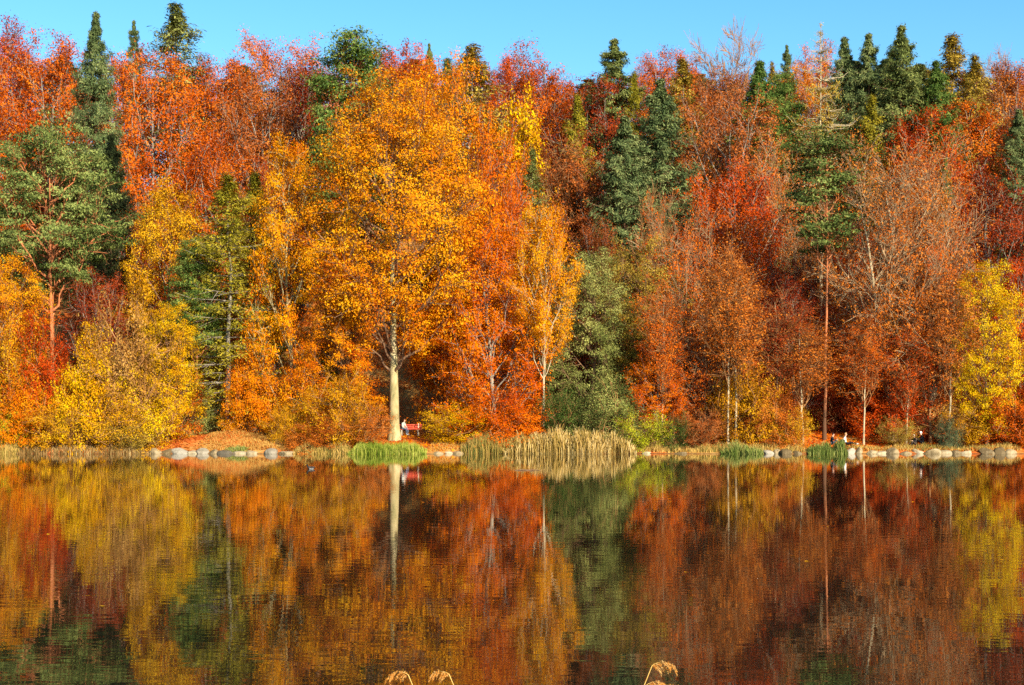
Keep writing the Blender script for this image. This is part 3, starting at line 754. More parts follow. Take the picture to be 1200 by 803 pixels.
for j, (key, px, top, hw, Y, pal) in enumerate(OUT):
    nm = dict(beech="beech", oak="oak", spruce="spruce", shrub="shrub")[key.rstrip("0123456789")]
    side = "the big pine" if px < 0 else "the bright yellow shore tree"
    tree(key, px, top, hw, Y, pal, f"{pal} {nm} {WHERE[j]} {side}, past the edge of the view", group="trees past the edge of the view")
# ---------------------------------------------------------------- ground
def ground_material():
    m, t, N, L = new_mat("leaf_litter")
    out = N.new("ShaderNodeOutputMaterial")
    tc = N.new("ShaderNodeTexCoord")
    def ramp(fac, stops):
        r = N.new("ShaderNodeValToRGB"); e = r.color_ramp.elements
        e[0].position, e[0].color = stops[0]; e[1].position, e[1].color = stops[-1]
        for p, c in stops[1:-1]:
            q = e.new(p); q.color = c
        L.new(fac, r.inputs[0]); return r.outputs[0]
    def noise(scale, detail=6, rough=0.7):
        n = N.new("ShaderNodeTexNoise"); n.inputs["Scale"].default_value = scale; n.inputs["Detail"].default_value = detail
        n.inputs["Roughness"].default_value = rough
        L.new(tc.outputs["Object"], n.inputs["Vector"]); return n.outputs["Fac"]
    orange = ramp(noise(5.0), [(0.3, srgb(120, 50, 20, .8)), (0.48, srgb(205, 95, 30, .8)), (0.68, srgb(235, 140, 60, .8))])
    straw = ramp(noise(3.0), [(0.3, srgb(130, 95, 40, .8)), (0.5, srgb(205, 145, 70, .8)), (0.7, srgb(230, 185, 110, .8))])
    mixf = ramp(noise(0.22, 3), [(0.42, (0, 0, 0, 1)), (0.58, (1, 1, 1, 1))])
    mx = N.new("ShaderNodeMix"); mx.data_type = 'RGBA'
    L.new(mixf, mx.inputs[0]); L.new(orange, mx.inputs[6]); L.new(straw, mx.inputs[7])
    # the lake bed and wet edge
    sep = N.new("ShaderNodeSeparateXYZ"); L.new(tc.outputs["Object"], sep.inputs[0])
    wet = N.new("ShaderNodeMapRange"); wet.inputs[1].default_value = 0.0; wet.inputs[2].default_value = 0.07
    L.new(sep.outputs[2], wet.inputs[0])
    m2 = N.new("ShaderNodeMix"); m2.data_type = 'RGBA'
    L.new(wet.outputs[0], m2.inputs[0]); m2.inputs[6].default_value = srgb(70, 58, 38); L.new(mx.outputs[2], m2.inputs[7])
    b = N.new("ShaderNodeBsdfPrincipled"); b.inputs["Roughness"].default_value = 0.9
    b.inputs["Specular IOR Level"].default_value = 0.15
    L.new(m2.outputs[2], b.inputs["Base Color"])
    bp = N.new("ShaderNodeBump"); bp.inputs["Strength"].default_value = 0.7; bp.inputs["Distance"].default_value = 0.06
    L.new(noise(9.0), bp.inputs["Height"]); L.new(bp.outputs[0], b.inputs["Normal"])
    L.new(b.outputs[0], out.inputs[0])
    return m

def build_ground():
    xs = np.concatenate([-np.array([3000, 1500, 900, 600, 520, 460, 430, 400, 300, 220, 170, 130, 100, 85, 75]), np.arange(-68, 68.1, 0.6),
                         np.array([75, 85, 100, 130, 170, 220, 300, 400, 430, 460, 520, 600, 900, 1500, 3000])])
    ys = np.concatenate([[-2500, -1000, -400, -150, -60, -30, -15, -8, -4, -2, -1], np.arange(0, 7, 0.5), np.arange(8, 106, 7), np.arange(106, 130, 0.4),
                         np.arange(130, 200, 2.0), [205, 215, 230, 250, 280, 330, 420, 600, 900, 1500, 3000]])
    X, Y = np.meshgrid(xs, ys)
    Z = height(X, Y)
    V = np.stack([X, Y, Z], -1).reshape(-1, 3)
    ny, nx = X.shape
    j, i = np.meshgrid(np.arange(ny - 1), np.arange(nx - 1), indexing='ij')
    a = (j * nx + i).ravel()
    Fc = np.stack([a, a + 1, a + nx + 1, a + nx], 1)
    o = link("ground", mesh_np("ground", V, Fc, 4, smooth=True), mat=ground_material())
    tag(o, kind="structure")
build_ground()

# ---------------------------------------------------------------- water
def water_material():
    m, t, N, L = new_mat("lake_water")
    out = N.new("ShaderNodeOutputMaterial")
    tc = N.new("ShaderNodeTexCoord")
    b = N.new("ShaderNodeBsdfPrincipled")
    b.inputs["Base Color"].default_value = (0.010, 0.009, 0.005, 1)
    b.inputs["Roughness"].default_value = 0.015
    b.inputs["IOR"].default_value = 1.40
    def nz(scale, st, detail, w, rot=40):
        mp = N.new("ShaderNodeMapping"); mp.inputs["Scale"].default_value = st
        L.new(tc.outputs["Object"], mp.inputs[0]); mp.inputs["Rotation"].default_value = (0, 0, radians(rot))
        n = N.new("ShaderNodeTexNoise"); n.inputs["Scale"].default_value = scale; n.inputs["Detail"].default_value = detail; n.inputs["Distortion"].default_value = 0.6
        n.inputs["Roughness"].default_value = 0.5
        L.new(mp.outputs[0], n.inputs["Vector"])
        k = N.new("ShaderNodeMath"); k.operation = 'MULTIPLY'; k.inputs[1].default_value = w
        L.new(n.outputs["Fac"], k.inputs[0]); return k.outputs[0]
    # ripple heights in metres: wind ripples of several lengths, crests mostly along the shore, patchier in places
    a1 = nz(1.6, (0.45, 1.0, 1), 2, WAVE_BIG, 35)
    a2 = nz(3.7, (0.4, 1.0, 1), 1, WAVE_MID, 58)
    a3 = nz(8.5, (0.35, 1.0, 1), 1, WAVE_SMALL, 25)
    patch = nz(0.05, (0.4, 1.0, 1), 3, 1.0)
    pr = N.new("ShaderNodeMapRange"); pr.inputs[1].default_value = 0.35; pr.inputs[2].default_value = 0.65
    pr.inputs[3].default_value = 0.45; pr.inputs[4].default_value = 1.2
    L.new(patch, pr.inputs[0])
    sm = N.new("ShaderNodeMath"); sm.operation = 'ADD'; L.new(a1, sm.inputs[0])
    sn = N.new("ShaderNodeMath"); sn.operation = 'ADD'; L.new(a2, sn.inputs[0]); L.new(a3, sn.inputs[1]); L.new(sn.outputs[0], sm.inputs[1])
    ml = N.new("ShaderNodeMath"); ml.operation = 'MULTIPLY'; L.new(sm.outputs[0], ml.inputs[0]); L.new(pr.outputs[0], ml.inputs[1])
    bp = N.new("ShaderNodeBump"); bp.inputs["Strength"].default_value = 1.0; bp.inputs["Distance"].default_value = 1.0
    L.new(ml.outputs[0], bp.inputs["Height"]); L.new(bp.outputs[0], b.inputs["Normal"])
    L.new(b.outputs[0], out.inputs[0])
    return m
WAVE_BIG, WAVE_MID, WAVE_SMALL = 0.0021, 0.0010, 0.00022
V = np.array([[-520, 2, 0], [520, 2, 0], [520, 116, 0], [-520, 116, 0]], float)
o = link("water", mesh_np("water", V, np.array([[0, 1, 2, 3]]), 4), mat=water_material())
tag(o, kind="structure")

# ---------------------------------------------------------------- blades: reeds, rushes, grass
def blades(name, cx, cy_fn, x0, x1, y_off, n, h, w, cols, label, seed, lean=0.25, edge=0.25, plume=0.0, zfun=None, k=0.8, top=None):
    """a bed of upright blades; x0..x1 world x, y_off range behind the waterline, h metres"""
    rng = np.random.RandomState(seed)
    x = x0 + (x1 - x0) * rng.rand(n)
    y = shore_y(x) + y_off[0] + (y_off[1] - y_off[0]) * rng.rand(n)
    z = np.maximum(height(x, y), -0.3)
    u = (x - x0) / (x1 - x0)
    env = np.clip(np.minimum(u, 1 - u) / edge, 0.25, 1) ** 0.7
    hh = h * env * (0.35 + 0.75 * rng.rand(n) ** 1.3) * (1 + 0.7 * vnoise(x * 1.1 + seed, 3.0 + y * 0.5) + 0.5 * vnoise(x * 3.7, seed + y))
    y = y + np.clip(0.4 - env, 0, 1) * 1.5
    hh = hh + np.maximum(0, -z)
    a = rng.rand(n) * 6.283
    ln = lean * hh * rng.rand(n)
    tip = np.stack([np.cos(a) * ln, np.sin(a) * ln], 1)
    f = rng.rand(n) * pi
    wx = np.cos(f) * w * 0.5; wy = np.sin(f) * w * 0.5
    S_ = 4
    ts = np.linspace(0, 1, S_)
    V = np.zeros((n, S_, 2, 3))
    for j, t_ in enumerate(ts):
        q = t_ ** 2
        cxp = x + tip[:, 0] * q; cyp = y + tip[:, 1] * q; cz = z + hh * (t_ - 0.12 * q * lean)
        wd_ = (1 - t_ ** 2 * 0.85)
        if plume: wd_ = 0.5 + (t_ > 0.6) * plume * (1.0 if j == 2 else 0.3)
        V[:, j, 0] = np.stack([cxp - wx * wd_, cyp - wy * wd_, cz], 1)
        V[:, j, 1] = np.stack([cxp + wx * wd_, cyp + wy * wd_, cz], 1)
    V = V.reshape(-1, 3)
    b = np.arange(n)[:, None] * (S_ * 2) + np.arange(S_ - 1)[None] * 2
    Fc = np.stack([b, b + 1, b + 3, b + 2], -1).reshape(-1, 4)
    ti = np.repeat(rng.rand(n), S_ - 1)
    m = leaf_mat("blades_" + name + str(seed), *cols, k=k, trans=0.25)
    o = link(name, mesh_np(name, V, Fc, 4, tint=ti), mat=m)
    tag(o, label, "grass", kind="stuff")
    return o
GREEN = ((95, 118, 30), (150, 165, 52), (205, 200, 95))
DGREEN = ((80, 98, 38), (125, 140, 62), (182, 180, 100))
STRAW = ((150, 125, 55), (215, 175, 95), (245, 215, 145))
MIXST = ((120, 125, 60), (195, 160, 75), (235, 195, 110))
sx_ = lambda p: px_x(p, 111)
blades("reed_bed", 0, 0, sx_(411), sx_(501), (-0.9, 1.2), 5200, 0.68, 0.045, GREEN, "bright green reed bed standing in the water before the biggest oak", 201, edge=0.12)
blades("reed_bed", 0, 0, sx_(590), sx_(746), (-0.6, 2.2), 6000, 1.4, 0.03, STRAW, "tall straw-coloured reed bed below the olive-green tree", 202, edge=0.12, plume=1.2, lean=0.35)
blades("reed_bed", 0, 0, sx_(540), sx_(640), (-0.2, 2.0), 3500, 1.2, 0.035, MIXST, "shorter green and straw reeds joining the tall straw bed", 203, edge=0.15, lean=0.35)
blades("sedge", 0, 0, sx_(842), sx_(892), (-0.4, 1.0), 1600, 0.75, 0.05, DGREEN, "green sedge at the foot of the twin thin trunks", 204, edge=0.4, lean=0.5)
blades("sedge", 0, 0, sx_(943), sx_(974), (-0.6, 0.7), 1500, 0.7, 0.05, DGREEN, "wide green sedge clump beside the picnickers' bank", 205, edge=0.2, lean=0.3)
blades("sedge", 0, 0, sx_(973), sx_(990), (-0.5, 0.6), 900, 0.8, 0.05, DGREEN, "narrow green sedge clump directly in front of the first picnicker", 206, edge=0.3, lean=0.3)
blades("sedge", 0, 0, sx_(-6), sx_(28), (-0.4, 1.2), 1000, 0.9, 0.05, MIXST, "green rushes at the end of the shore under the yellow-green bush", 207, edge=0.2, lean=0.3)
blades("grass", 0, 0, sx_(226), sx_(345), (0.6, 6.5), 6000, 0.22, 0.035, ((150, 110, 45), (205, 150, 70), (225, 185, 100)), "dry golden grass covering the mound", 208, edge=0.05, lean=0.7)
blades("grass", 0, 0, sx_(262), sx_(292), (0.5, 1.4), 700, 0.38, 0.04, DGREEN, "small green grass tuft above the shore stones of the mound", 209, edge=0.4, lean=0.5)
blades("grass", 0, 0, sx_(500), sx_(545), (0.6, 5.0), 1500, 0.2, 0.04, ((150, 110, 45), (205, 150, 70), (225, 185, 100)), "dry grass on the path edge below the bench", 210, edge=0.1, lean=0.7)
blades("grass", 0, 0, sx_(-10), sx_(180), (-0.2, 1.6), 4000, 0.42, 0.04, ((120, 95, 50), (180, 140, 80), (210, 180, 120)), "dead straw grass between the shrub stems at the waterline", 211, edge=0.1, lean=0.5)
blades("grass", 0, 0, sx_(345), sx_(412), (-0.1, 1.2), 1800, 0.7, 0.035, MIXST, "mixed dry grass at the foot of the tan shrubs", 212, edge=0.1, lean=0.6)
blades("grass", 0, 0, sx_(745), sx_(945), (0.2, 1.8), 4200, 0.55, 0.035, MIXST, "low dry grass fringe between the straw reeds and the boulders", 213, edge=0.05, lean=0.7)
blades("grass", 0, 0, sx_(990), sx_(1200), (0.5, 2.0), 2800, 0.4, 0.035, MIXST, "thin dry grass behind the row of boulders", 214, edge=0.05, lean=0.7)

# fallen leaves lying on the bank
def fallen(px0, px1, n, pal, label, seed, y1=12.0):
    rng = np.random.RandomState(seed)
    x0, x1 = sx_(px0), sx_(px1)
    x = x0 + (x1 - x0) * rng.rand(n); y = shore_y(x) + 0.7 + y1 * rng.rand(n) ** 1.3
    z = height(x, y) + 0.03
    C = np.stack([x, y, z], 1)
    V, Fc, ti = leaves(rng, C, np.tile([[0, 0, 1.0]], (n, 1)), 1, (0.01, 0.01, 0.02), 0.16, asp=0.8, b_out=0.3, b_up=0.9, b_rnd=0.9, tri=False)
    o = link("fallen_leaves", mesh_np("fallen_leaves", V, Fc, 4, tint=ti), mat=LEAF[pal])
    tag(o, label, "leaves", kind="stuff")
fallen(-20, 350, 8000, 'rust', "tan and orange fallen leaves over the bank by the grassy mound", 301)
fallen(340, 760, 10000, 'orange', "orange fallen leaves round the bench and the biggest oak", 302)
fallen(740, 940, 5000, 'rust', "rust fallen leaves below the half-bare trees", 303)
fallen(935, 1220, 12000, 'hotorange', "vivid orange fallen leaves carpeting the rise behind the boulders", 304)

# leaves drifting on the water, thicker near the far bank
rng = np.random.RandomState(77)
n = 1500
yy = 108.5 - 92 * rng.rand(n) ** 2.2; xx = (rng.rand(n) - 0.5) * 110
C = np.stack([xx, yy, np.full(n, 0.006)], 1)
V, Fc, ti = leaves(rng, C, np.tile([[0, 0, 1.0]], (n, 1)), 1, (0.01, 0.01, 0.0005), 0.075, asp=0.8, b_out=3.0, b_up=3.0, b_rnd=0.1, tri=False)
o = link("floating_leaves", mesh_np("floating_leaves", V, Fc, 4, tint=ti), mat=LEAF['golden'])
tag(o, "single fallen leaves drifting on the lake surface", "leaves", kind="stuff")

# ---------------------------------------------------------------- boulders along the waterline
STONE = noise_mat("stone_pale", [(120, 98, 62), (180, 155, 112), (212, 192, 152)], 2.2, k=0.62, bump=0.9, bscale=7)
STONE2 = noise_mat("stone_grey", [(105, 95, 76), (160, 146, 122), (196, 184, 160)], 2.2, k=0.62, bump=0.9, bscale=7)
def boulder(px, wpx, hpx, label, seed, mat=None, off=0.25):
    rng = np.random.RandomState(seed)
    Y = float(shore_y(px_x(px, 110.3))) + off
    X = px_x(px, Y)
    bm = bmesh.new()
    bmesh.ops.create_icosphere(bm, subdivisions=3, radius=1.0)
    a = wpx * Y / F / 2; h = hpx * Y / F
    cuts = nrm(rng.randn(9, 3)); dd = 0.45 + 0.4 * rng.rand(9)
    for v in bm.verts:
        c = np.array(v.co)
        for q in range(9):
            s = c @ cuts[q]
            if s > dd[q]: c = c - cuts[q] * (s - dd[q]) * 0.9
        c = c * (1 + 0.07 * float(vnoise(c[0] * 3 + seed, c[1] * 3 + c[2] * 2)))
        v.co = (c[0] * a * 1.4, c[1] * a * 1.1, c[2] * h * 1.2 if c[2] > 0 else c[2] * 0.5)
    me = bpy.data.meshes.new("boulder"); bm.to_mesh(me); bm.free()
    for p in me.polygons: p.use_smooth = (p.index % 3 != 0)
    o = link("boulder", me, mat=mat or STONE, loc=(X, Y, -0.02))
    o.rotation_euler = (0, 0, rng.rand() * 0.6 - 0.3)
    tag(o, label, "boulder", "boulders along the waterline")
B = [
 (182, 11, 6, "squarish pale stone, first in the row below the grassy mound", 0), (196, 13, 6, "low rounded stone, second in the row below the grassy mound", 0),
 (211, 20, 8, "grey mottled stone, biggest in the row below the grassy mound", 1), (228, 14, 4, "flat tan stone next to the grey mottled one", 0),
 (238, 14, 6, "grey rounded stone below the mound's slope", 1), (251, 12, 5, "small pale stone just before the middle of the mound row", 0),
 (264, 16, 4, "low flat stone next to the green grass tuft", 1), (281, 18, 3, "very low stone right below the green grass tuft", 0),
 (298, 15, 5, "tan stone past the green grass tuft", 0), (319, 15, 6, "upright pale stone near the end of the mound row", 1),
 (336, 16, 4, "last pale stone of the mound row, by the tan-orange shrub", 0),
 (512, 12, 3, "low stone just past the green reed bed", 0), (524, 10, 3, "small flat stone below the path beyond the bench", 0), (537, 12, 3, "flat stone where the straw reeds begin", 0),
 (757, 14, 3, "low mossy stone past the straw reed bed", 0), (798, 14, 3, "low stone below the small green bush", 0),
 (898, 14, 4, "dark low stone past the green sedge", 1), (911, 8, 5, "tiny pale stone before the orange leaf bank", 0), (920, 14, 5, "small stone touching the water at the start of the leaf bank", 0),
 (934, 10, 4, "little tan stone under the slender pale trunk", 0),
 (995, 14, 9, "bright grey-white boulder in front of the picnicker in white", 1), (1006, 9, 7, "tan boulder leaning on the grey-white one", 0),
 (1021, 14, 4, "low flat boulder past the leaning tan one", 0), (1032, 14, 5, "flat-topped boulder between the low one and the pointed one", 0),
 (1045, 13, 7, "pointed boulder with a pale peak", 0), (1060, 13, 3, "low boulder just past the pointed one", 0), (1075, 12, 6, "mossy boulder below the dark-clothed pair", 0),
 (1090, 20, 8, "widest boulder of the row, next to the dark-clothed pair", 0), (1107, 14, 5, "stone below the juniper bush", 0), (1119, 12, 4, "low stone past the juniper bush", 0),
 (1133, 16, 5, "rough tan boulder at the foot of the golden twiggy bush", 0), (1155, 15, 7, "squared pale boulder below the bright yellow tree", 0),
 (1172, 12, 8, "tall peaked boulder near the end of the shore", 0), (1184, 12, 5, "sloping tan boulder beside the tall peaked one", 0),
]
for j, (px, w, h, lab, g) in enumerate(B):
    boulder(px, w, h, lab, 400 + j, STONE2 if g else STONE)

# ---------------------------------------------------------------- bench
def box_mesh(name, sx, sy, sz, bev=0.008):
    bm = bmesh.new(); bmesh.ops.create_cube(bm, size=1.0)
    for v in bm.verts: v.co = (v.co.x * sx, v.co.y * sy, v.co.z * sz)
    bmesh.ops.bevel(bm, geom=bm.edges[:], offset=bev, segments=1, affect='EDGES')
    me = bpy.data.meshes.new(name); bm.to_mesh(me); bm.free(); return me
RED = noise_mat("red_paint", [(190, 58, 38), (212, 80, 55), (226, 100, 72)], 6, k=0.9, rough=0.45, bump=0.1)
CONC = noise_mat("concrete", [(165, 150, 120), (205, 190, 160), (220, 210, 185)], 5, k=0.85)
BY = 120.0; BX = px_x(480.5, BY); BZ = float(height(BX, BY)) + 0.0
bench = empty("park_bench", (BX, BY, BZ), radians(-3))
tag(bench, "red slatted park bench with pale legs beside the biggest oak's trunk", "bench")
BL = 1.95
slat = box_mesh("slat", BL, 0.035, 0.10); seat = box_mesh("seat_slat", BL, 0.10, 0.035)
for q in range(3):
    s = link("backrest_slat", slat, bench, RED, (0, 0.30 + 0.035 * q, 0.56 + 0.145 * q)); s.rotation_euler = (radians(-12), 0, 0)
for q in range(4):
    link("seat_slat", seat, bench, RED, (0, -0.20 + 0.125 * q, 0.455))
def leg_mesh():
    bm = bmesh.new()
    def bx(x, y, z, sx, sy, sz, rx=0):
        import mathutils
        M = mathutils.Matrix.Translation((x, y, z)) @ mathutils.Matrix.Rotation(rx, 4, 'X') @ mathutils.Matrix.Diagonal((sx, sy, sz, 1))
        bmesh.ops.create_cube(bm, size=1.0, matrix=M)
    bx(0, -0.16, 0.19, 0.10, 0.09, 0.50, radians(4)); bx(0, 0.27, 0.50, 0.09, 0.07, 1.0, radians(-12)); bx(0, 0.03, 0.405, 0.095, 0.46, 0.06)
    me = bpy.data.meshes.new("bench_leg"); bm.to_mesh(me); bm.free(); return me
lm = leg_mesh()
for x in (-0.68, 0.68):
    l = link("leg", lm, bench, CONC, (x, 0.03, -0.03))

# ---------------------------------------------------------------- people
SKIN = noise_mat("skin", [(205, 150, 120), (222, 170, 140), (230, 185, 155)], 5, k=0.9, rough=0.55, bump=0)
def cloth(name, c): return noise_mat("cloth_" + name, [tuple(int(v * 0.8) for v in c), c, tuple(min(255, int(v * 1.1)) for v in c)], 9, k=0.9, rough=0.9, bump=0.3)
def person(loc, rz, pose, top_c, leg_c, shoe_c, hair_c, label, scale=1.0, long_hair=False, lift=0.0):
    """one skinned figure; joints in metres about the seat point, x is the way the person faces"""
    J = POSES[pose]
    names = list(J)
    root = empty("person", loc, rz)
    root.scale = (scale,) * 3
    tag(root, label, "person")
    V = [J[n][0] for n in names]; Rr = [J[n][1] for n in names]
    ix = {n: i for i, n in enumerate(names)}
    E = [("pelvis", "waist"), ("waist", "chest"), ("chest", "neck"), ("neck", "skull"), ("skull", "crown")]
    for s in ("L", "R"):
        E += [("chest", "shoulder" + s), ("shoulder" + s, "elbow" + s), ("elbow" + s, "wrist" + s), ("wrist" + s, "palm" + s),
              ("pelvis", "hip" + s), ("hip" + s, "knee" + s), ("knee" + s, "ankle" + s), ("ankle" + s, "toe" + s)]
    me = bpy.data.meshes.new("body")
    me.from_pydata(V, [(ix[a], ix[b]) for a, b in E], [])
    tmp = bpy.data.objects.new("body_tmp", me); COL.objects.link(tmp)
    sk = tmp.modifiers.new("skin", 'SKIN'); sk.use_smooth_shade = True
    for i, v in enumerate(me.skin_vertices[0].data):
        v.radius = (Rr[i], Rr[i] * (0.75 if names[i] in ("chest", "waist", "pelvis") else 1)); v.use_root = names[i] == "pelvis"
    sb = tmp.modifiers.new("sub", 'SUBSURF'); sb.levels = 1; sb.render_levels = 1
    dg = bpy.context.evaluated_depsgraph_get()
    bm = bmesh.new(); bm.from_mesh(bpy.data.meshes.new_from_object(tmp.evaluated_get(dg)))
    bpy.data.objects.remove(tmp)
    JV = np.array(V)
    # fingers, thumb, nose and ears
    def finger(a, b, c, r):
        P = np.array([[a, b, c]]); Vv, Ff = tubes([(P, np.array([[r, r * 0.9, r * 0.6]]), 5)])
        vs = [bm.verts.new(p) for p in Vv]
        for f in Ff: bm.faces.new([vs[q] for q in f])
    for s, sg in (("L", 1), ("R", -1)):
        w = JV[ix["wrist" + s]]; p = JV[ix["palm" + s]]; d = nrm(p - w); side = nrm(np.cross(d, [0, 0, 1.0])); dn = np.cross(side, d)
        for q in range(4):
            b = p + side * (q - 1.5) * 0.019; l = (0.062, 0.075, 0.07, 0.055)[q]
            finger(b - d * 0.01, b + d * l * 0.6, b + d * l + dn * 0.02, 0.009)
        b = (w + p) / 2 + side * sg * 0.03
        finger(b, b + (d * 0.5 + side * sg) * 0.03, b + (d + side * sg * 0.6) * 0.05, 0.010)
    hd = (JV[ix["skull"]] + JV[ix["crown"]]) / 2
    fx = np.array([1, 0, -0.15])
    finger(hd + fx * 0.08, hd + fx * 0.11 - np.array([0, 0, .015]), hd + fx * 0.10 - np.array([0, 0, .035]), 0.014)
    for sg in (1, -1): finger(hd + np.array([0.0, sg * 0.07, 0.02]), hd + np.array([-0.01, sg * 0.085, 0.01]), hd + np.array([0, sg * 0.075, -0.03]), 0.012)
    bm.normal_update()
    cl = {"skin": 0, "top": 1, "legs": 2, "shoe": 3}
    part = {"neck": 0, "skull": 0, "crown": 0, "palmL": 0, "palmR": 0, "pelvis": 2, "waist": 1, "chest": 1, "toeL": 3, "toeR": 3, "ankleL": 3, "ankleR": 3}
    for s in "LR":
        part["shoulder" + s] = 1; part["elbow" + s] = 1; part["wrist" + s] = 1; part["hip" + s] = 2; part["knee" + s] = 2
    # nearest bone decides the garment
    bones = [(ix[a], ix[b]) for a, b in E]
    segpart = []
    for a, b in E:
        if b in ("neck",): segpart.append(1)
        elif b in ("skull", "crown"): segpart.append(0)
        elif b.startswith("palm"): segpart.append(0)
        elif b.startswith("toe"): segpart.append(3)
        elif b.startswith(("hip", "knee", "ankle")): segpart.append(2)
        else: segpart.append(1)
    A = JV[[a for a, b in bones]]; Bb = JV[[b for a, b in bones]]
    for f in bm.faces:
        c = np.array(f.calc_center_median())
        ab = Bb - A; t_ = np.clip(((c - A) * ab).sum(1) / (ab * ab).sum(1), 0, 1)
        f.material_index = segpart[int(np.argmin(np.linalg.norm(A + ab * t_[:, None] - c, axis=1)))]
        f.smooth = True
    m2 = bpy.data.meshes.new("body"); bm.to_mesh(m2); bm.free()
    for m in (SKIN, cloth("top", top_c), cloth("trousers", leg_c), cloth("shoes", shoe_c)): m2.materials.append(m)
    o = bpy.data.objects.new("body", m2); COL.objects.link(o); o.parent = root
    # hair cap, open at the face
    bm = bmesh.new(); bmesh.ops.create_icosphere(bm, subdivisions=3, radius=1)
    kill = [v for v in bm.verts if (v.co.x > 0.45 and v.co.z < 0.45) or v.co.z < (-0.9 if long_hair else -0.35)]
    bmesh.ops.delete(bm, geom=kill, context='VERTS')
    for v in bm.verts:
        v.co = Vector((v.co.x * 0.108 - 0.012, v.co.y * 0.098, v.co.z * (0.118 if v.co.z > 0 or not long_hair else 0.24) + 0.012)) + Vector(hd)
    me = bpy.data.meshes.new("hair"); bm.to_mesh(me); bm.free()
    for p in me.polygons: p.use_smooth = True
    link("hair", me, root, cloth("hair", hair_c))
    # eyes and mouth
    for sg in (1, -1):
        bm = bmesh.new(); bmesh.ops.create_uvsphere(bm, u_segments=8, v_segments=6, radius=0.012)
        me = bpy.data.meshes.new("eye"); bm.to_mesh(me); bm.free()
        link("eye", me, root, cloth("eye", (30, 24, 20)), Vector(hd) + Vector((0.083, sg * 0.032, 0.008)))
    me = box_mesh("mouth", 0.012, 0.045, 0.010, 0.003)
    link("mouth", me, root, cloth("mouth", (170, 80, 70)), Vector(hd) + Vector((0.078, 0, -0.055)))
    return root
def P_(**k): return k
POSES = {
 # seated on a bench, leaning a little forward, seat point at pelvis height 0.55
 'bench': dict(pelvis=((0, 0, .56), .15), waist=((.03, 0, .74), .125), chest=((.10, 0, .96), .15), neck=((.17, 0, 1.14), .055), skull=((.21, 0, 1.24), .085), crown=((.235, 0, 1.34), .08),
   shoulderL=((.10, .17, 1.04), .065), shoulderR=((.10, -.17, 1.04), .065), elbowL=((.14, .24, .78), .048), elbowR=((.14, -.24, .78), .048),
   wristL=((.36, .15, .66), .034), wristR=((.36, -.15, .66), .034), palmL=((.44, .12, .65), .036), palmR=((.44, -.12, .65), .036),
   hipL=((.06, .10, .55), .105), hipR=((.06, -.10, .55), .105), kneeL=((.48, .13, .54), .07), kneeR=((.48, -.12, .54), .07),
   ankleL=((.46, .13, .10), .045), ankleR=((.52, -.12, .10), .045), toeL=((.64, .14, .045), .042), toeR=((.70, -.13, .045), .042)),
 # sitting on the ground with knees drawn up
 'ground': dict(pelvis=((0, 0, .14), .14), waist=((.0, 0, .32), .12), chest=((.06, 0, .54), .145), neck=((.12, 0, .71), .055), skull=((.16, 0, .81), .085), crown=((.18, 0, .91), .08),
   shoulderL=((.06, .17, .61), .062), shoulderR=((.06, -.17, .61), .062), elbowL=((.20, .24, .42), .047), elbowR=((.20, -.24, .42), .047),
   wristL=((.42, .14, .44), .034), wristR=((.42, -.14, .44), .034), palmL=((.50, .09, .45), .036), palmR=((.50, -.09, .45), .036),
   hipL=((.06, .10, .13), .105), hipR=((.06, -.10, .13), .105), kneeL=((.42, .14, .42), .068), kneeR=((.44, -.13, .40), .068),
   ankleL=((.62, .13, .08), .045), ankleR=((.66, -.12, .08), .045), toeL=((.79, .14, .045), .042), toeR=((.83, -.13, .045), .042)),
 # sitting on the ground with legs stretched out, leaning back on the hands
 'stretched': dict(pelvis=((0, 0, .14), .14), waist=((-.04, 0, .32), .12), chest=((-.05, 0, .54), .145), neck=((-.02, 0, .72), .055), skull=((.02, 0, .81), .085), crown=((.03, 0, .91), .08),
   shoulderL=((-.05, .17, .62), .062), shoulderR=((-.05, -.17, .62), .062), elbowL=((-.16, .25, .36), .047), elbowR=((-.16, -.25, .36), .047),
   wristL=((-.24, .27, .10), .034), wristR=((-.24, -.27, .10), .034), palmL=((-.30, .27, .04), .034), palmR=((-.30, -.27, .04), .034),
   hipL=((.08, .10, .12), .105), hipR=((.08, -.10, .12), .105), kneeL=((.50, .13, .17), .068), kneeR=((.50, -.12, .22), .068),
   ankleL=((.90, .12, .07), .045), ankleR=((.86, -.12, .07), .045), toeL=((.98, .13, .15), .042), toeR=((.94, -.13, .15), .042)),
}
def gz(x, y): return float(height(x, y)) + 0.03
person((BX - 0.62, BY + 0.0, BZ - 0.03), radians(-35), 'bench', (190, 192, 180), (88, 105, 125), (200, 195, 185), (110, 60, 35),
       "person in a pale grey top and blue-grey trousers sitting on the red bench", 0.98)
def ground_person(px, Y, rz, *a, **k):
    X = px_x(px, Y); return person((X, Y, gz(X, Y)), rz, *a, **k)
ground_person(974, 113.0, radians(-20), 'ground', (25, 26, 32), (70, 75, 85), (40, 40, 45), (35, 24, 18), "dark-haired person in black sitting behind the narrow sedge clump", 1.02)
ground_person(991, 113.2, radians(-18), 'stretched', (235, 228, 210), (24, 26, 34), (225, 215, 200), (215, 165, 110), "fair-haired person in white with legs stretched out behind the grey-white boulder", 1.0)
ground_person(1072.5, 113.0, radians(-150), 'ground', (36, 32, 36), (60, 50, 48), (50, 40, 36), (225, 205, 180), "person in dark clothes with pale hair bending forward above the mossy boulder", 0.95)
ground_person(1081.5, 113.4, radians(170), 'ground', (14, 14, 20), (22, 22, 28), (30, 28, 28), (230, 225, 215), "person in black with pale hair sitting upright beside the juniper bush", 1.1)

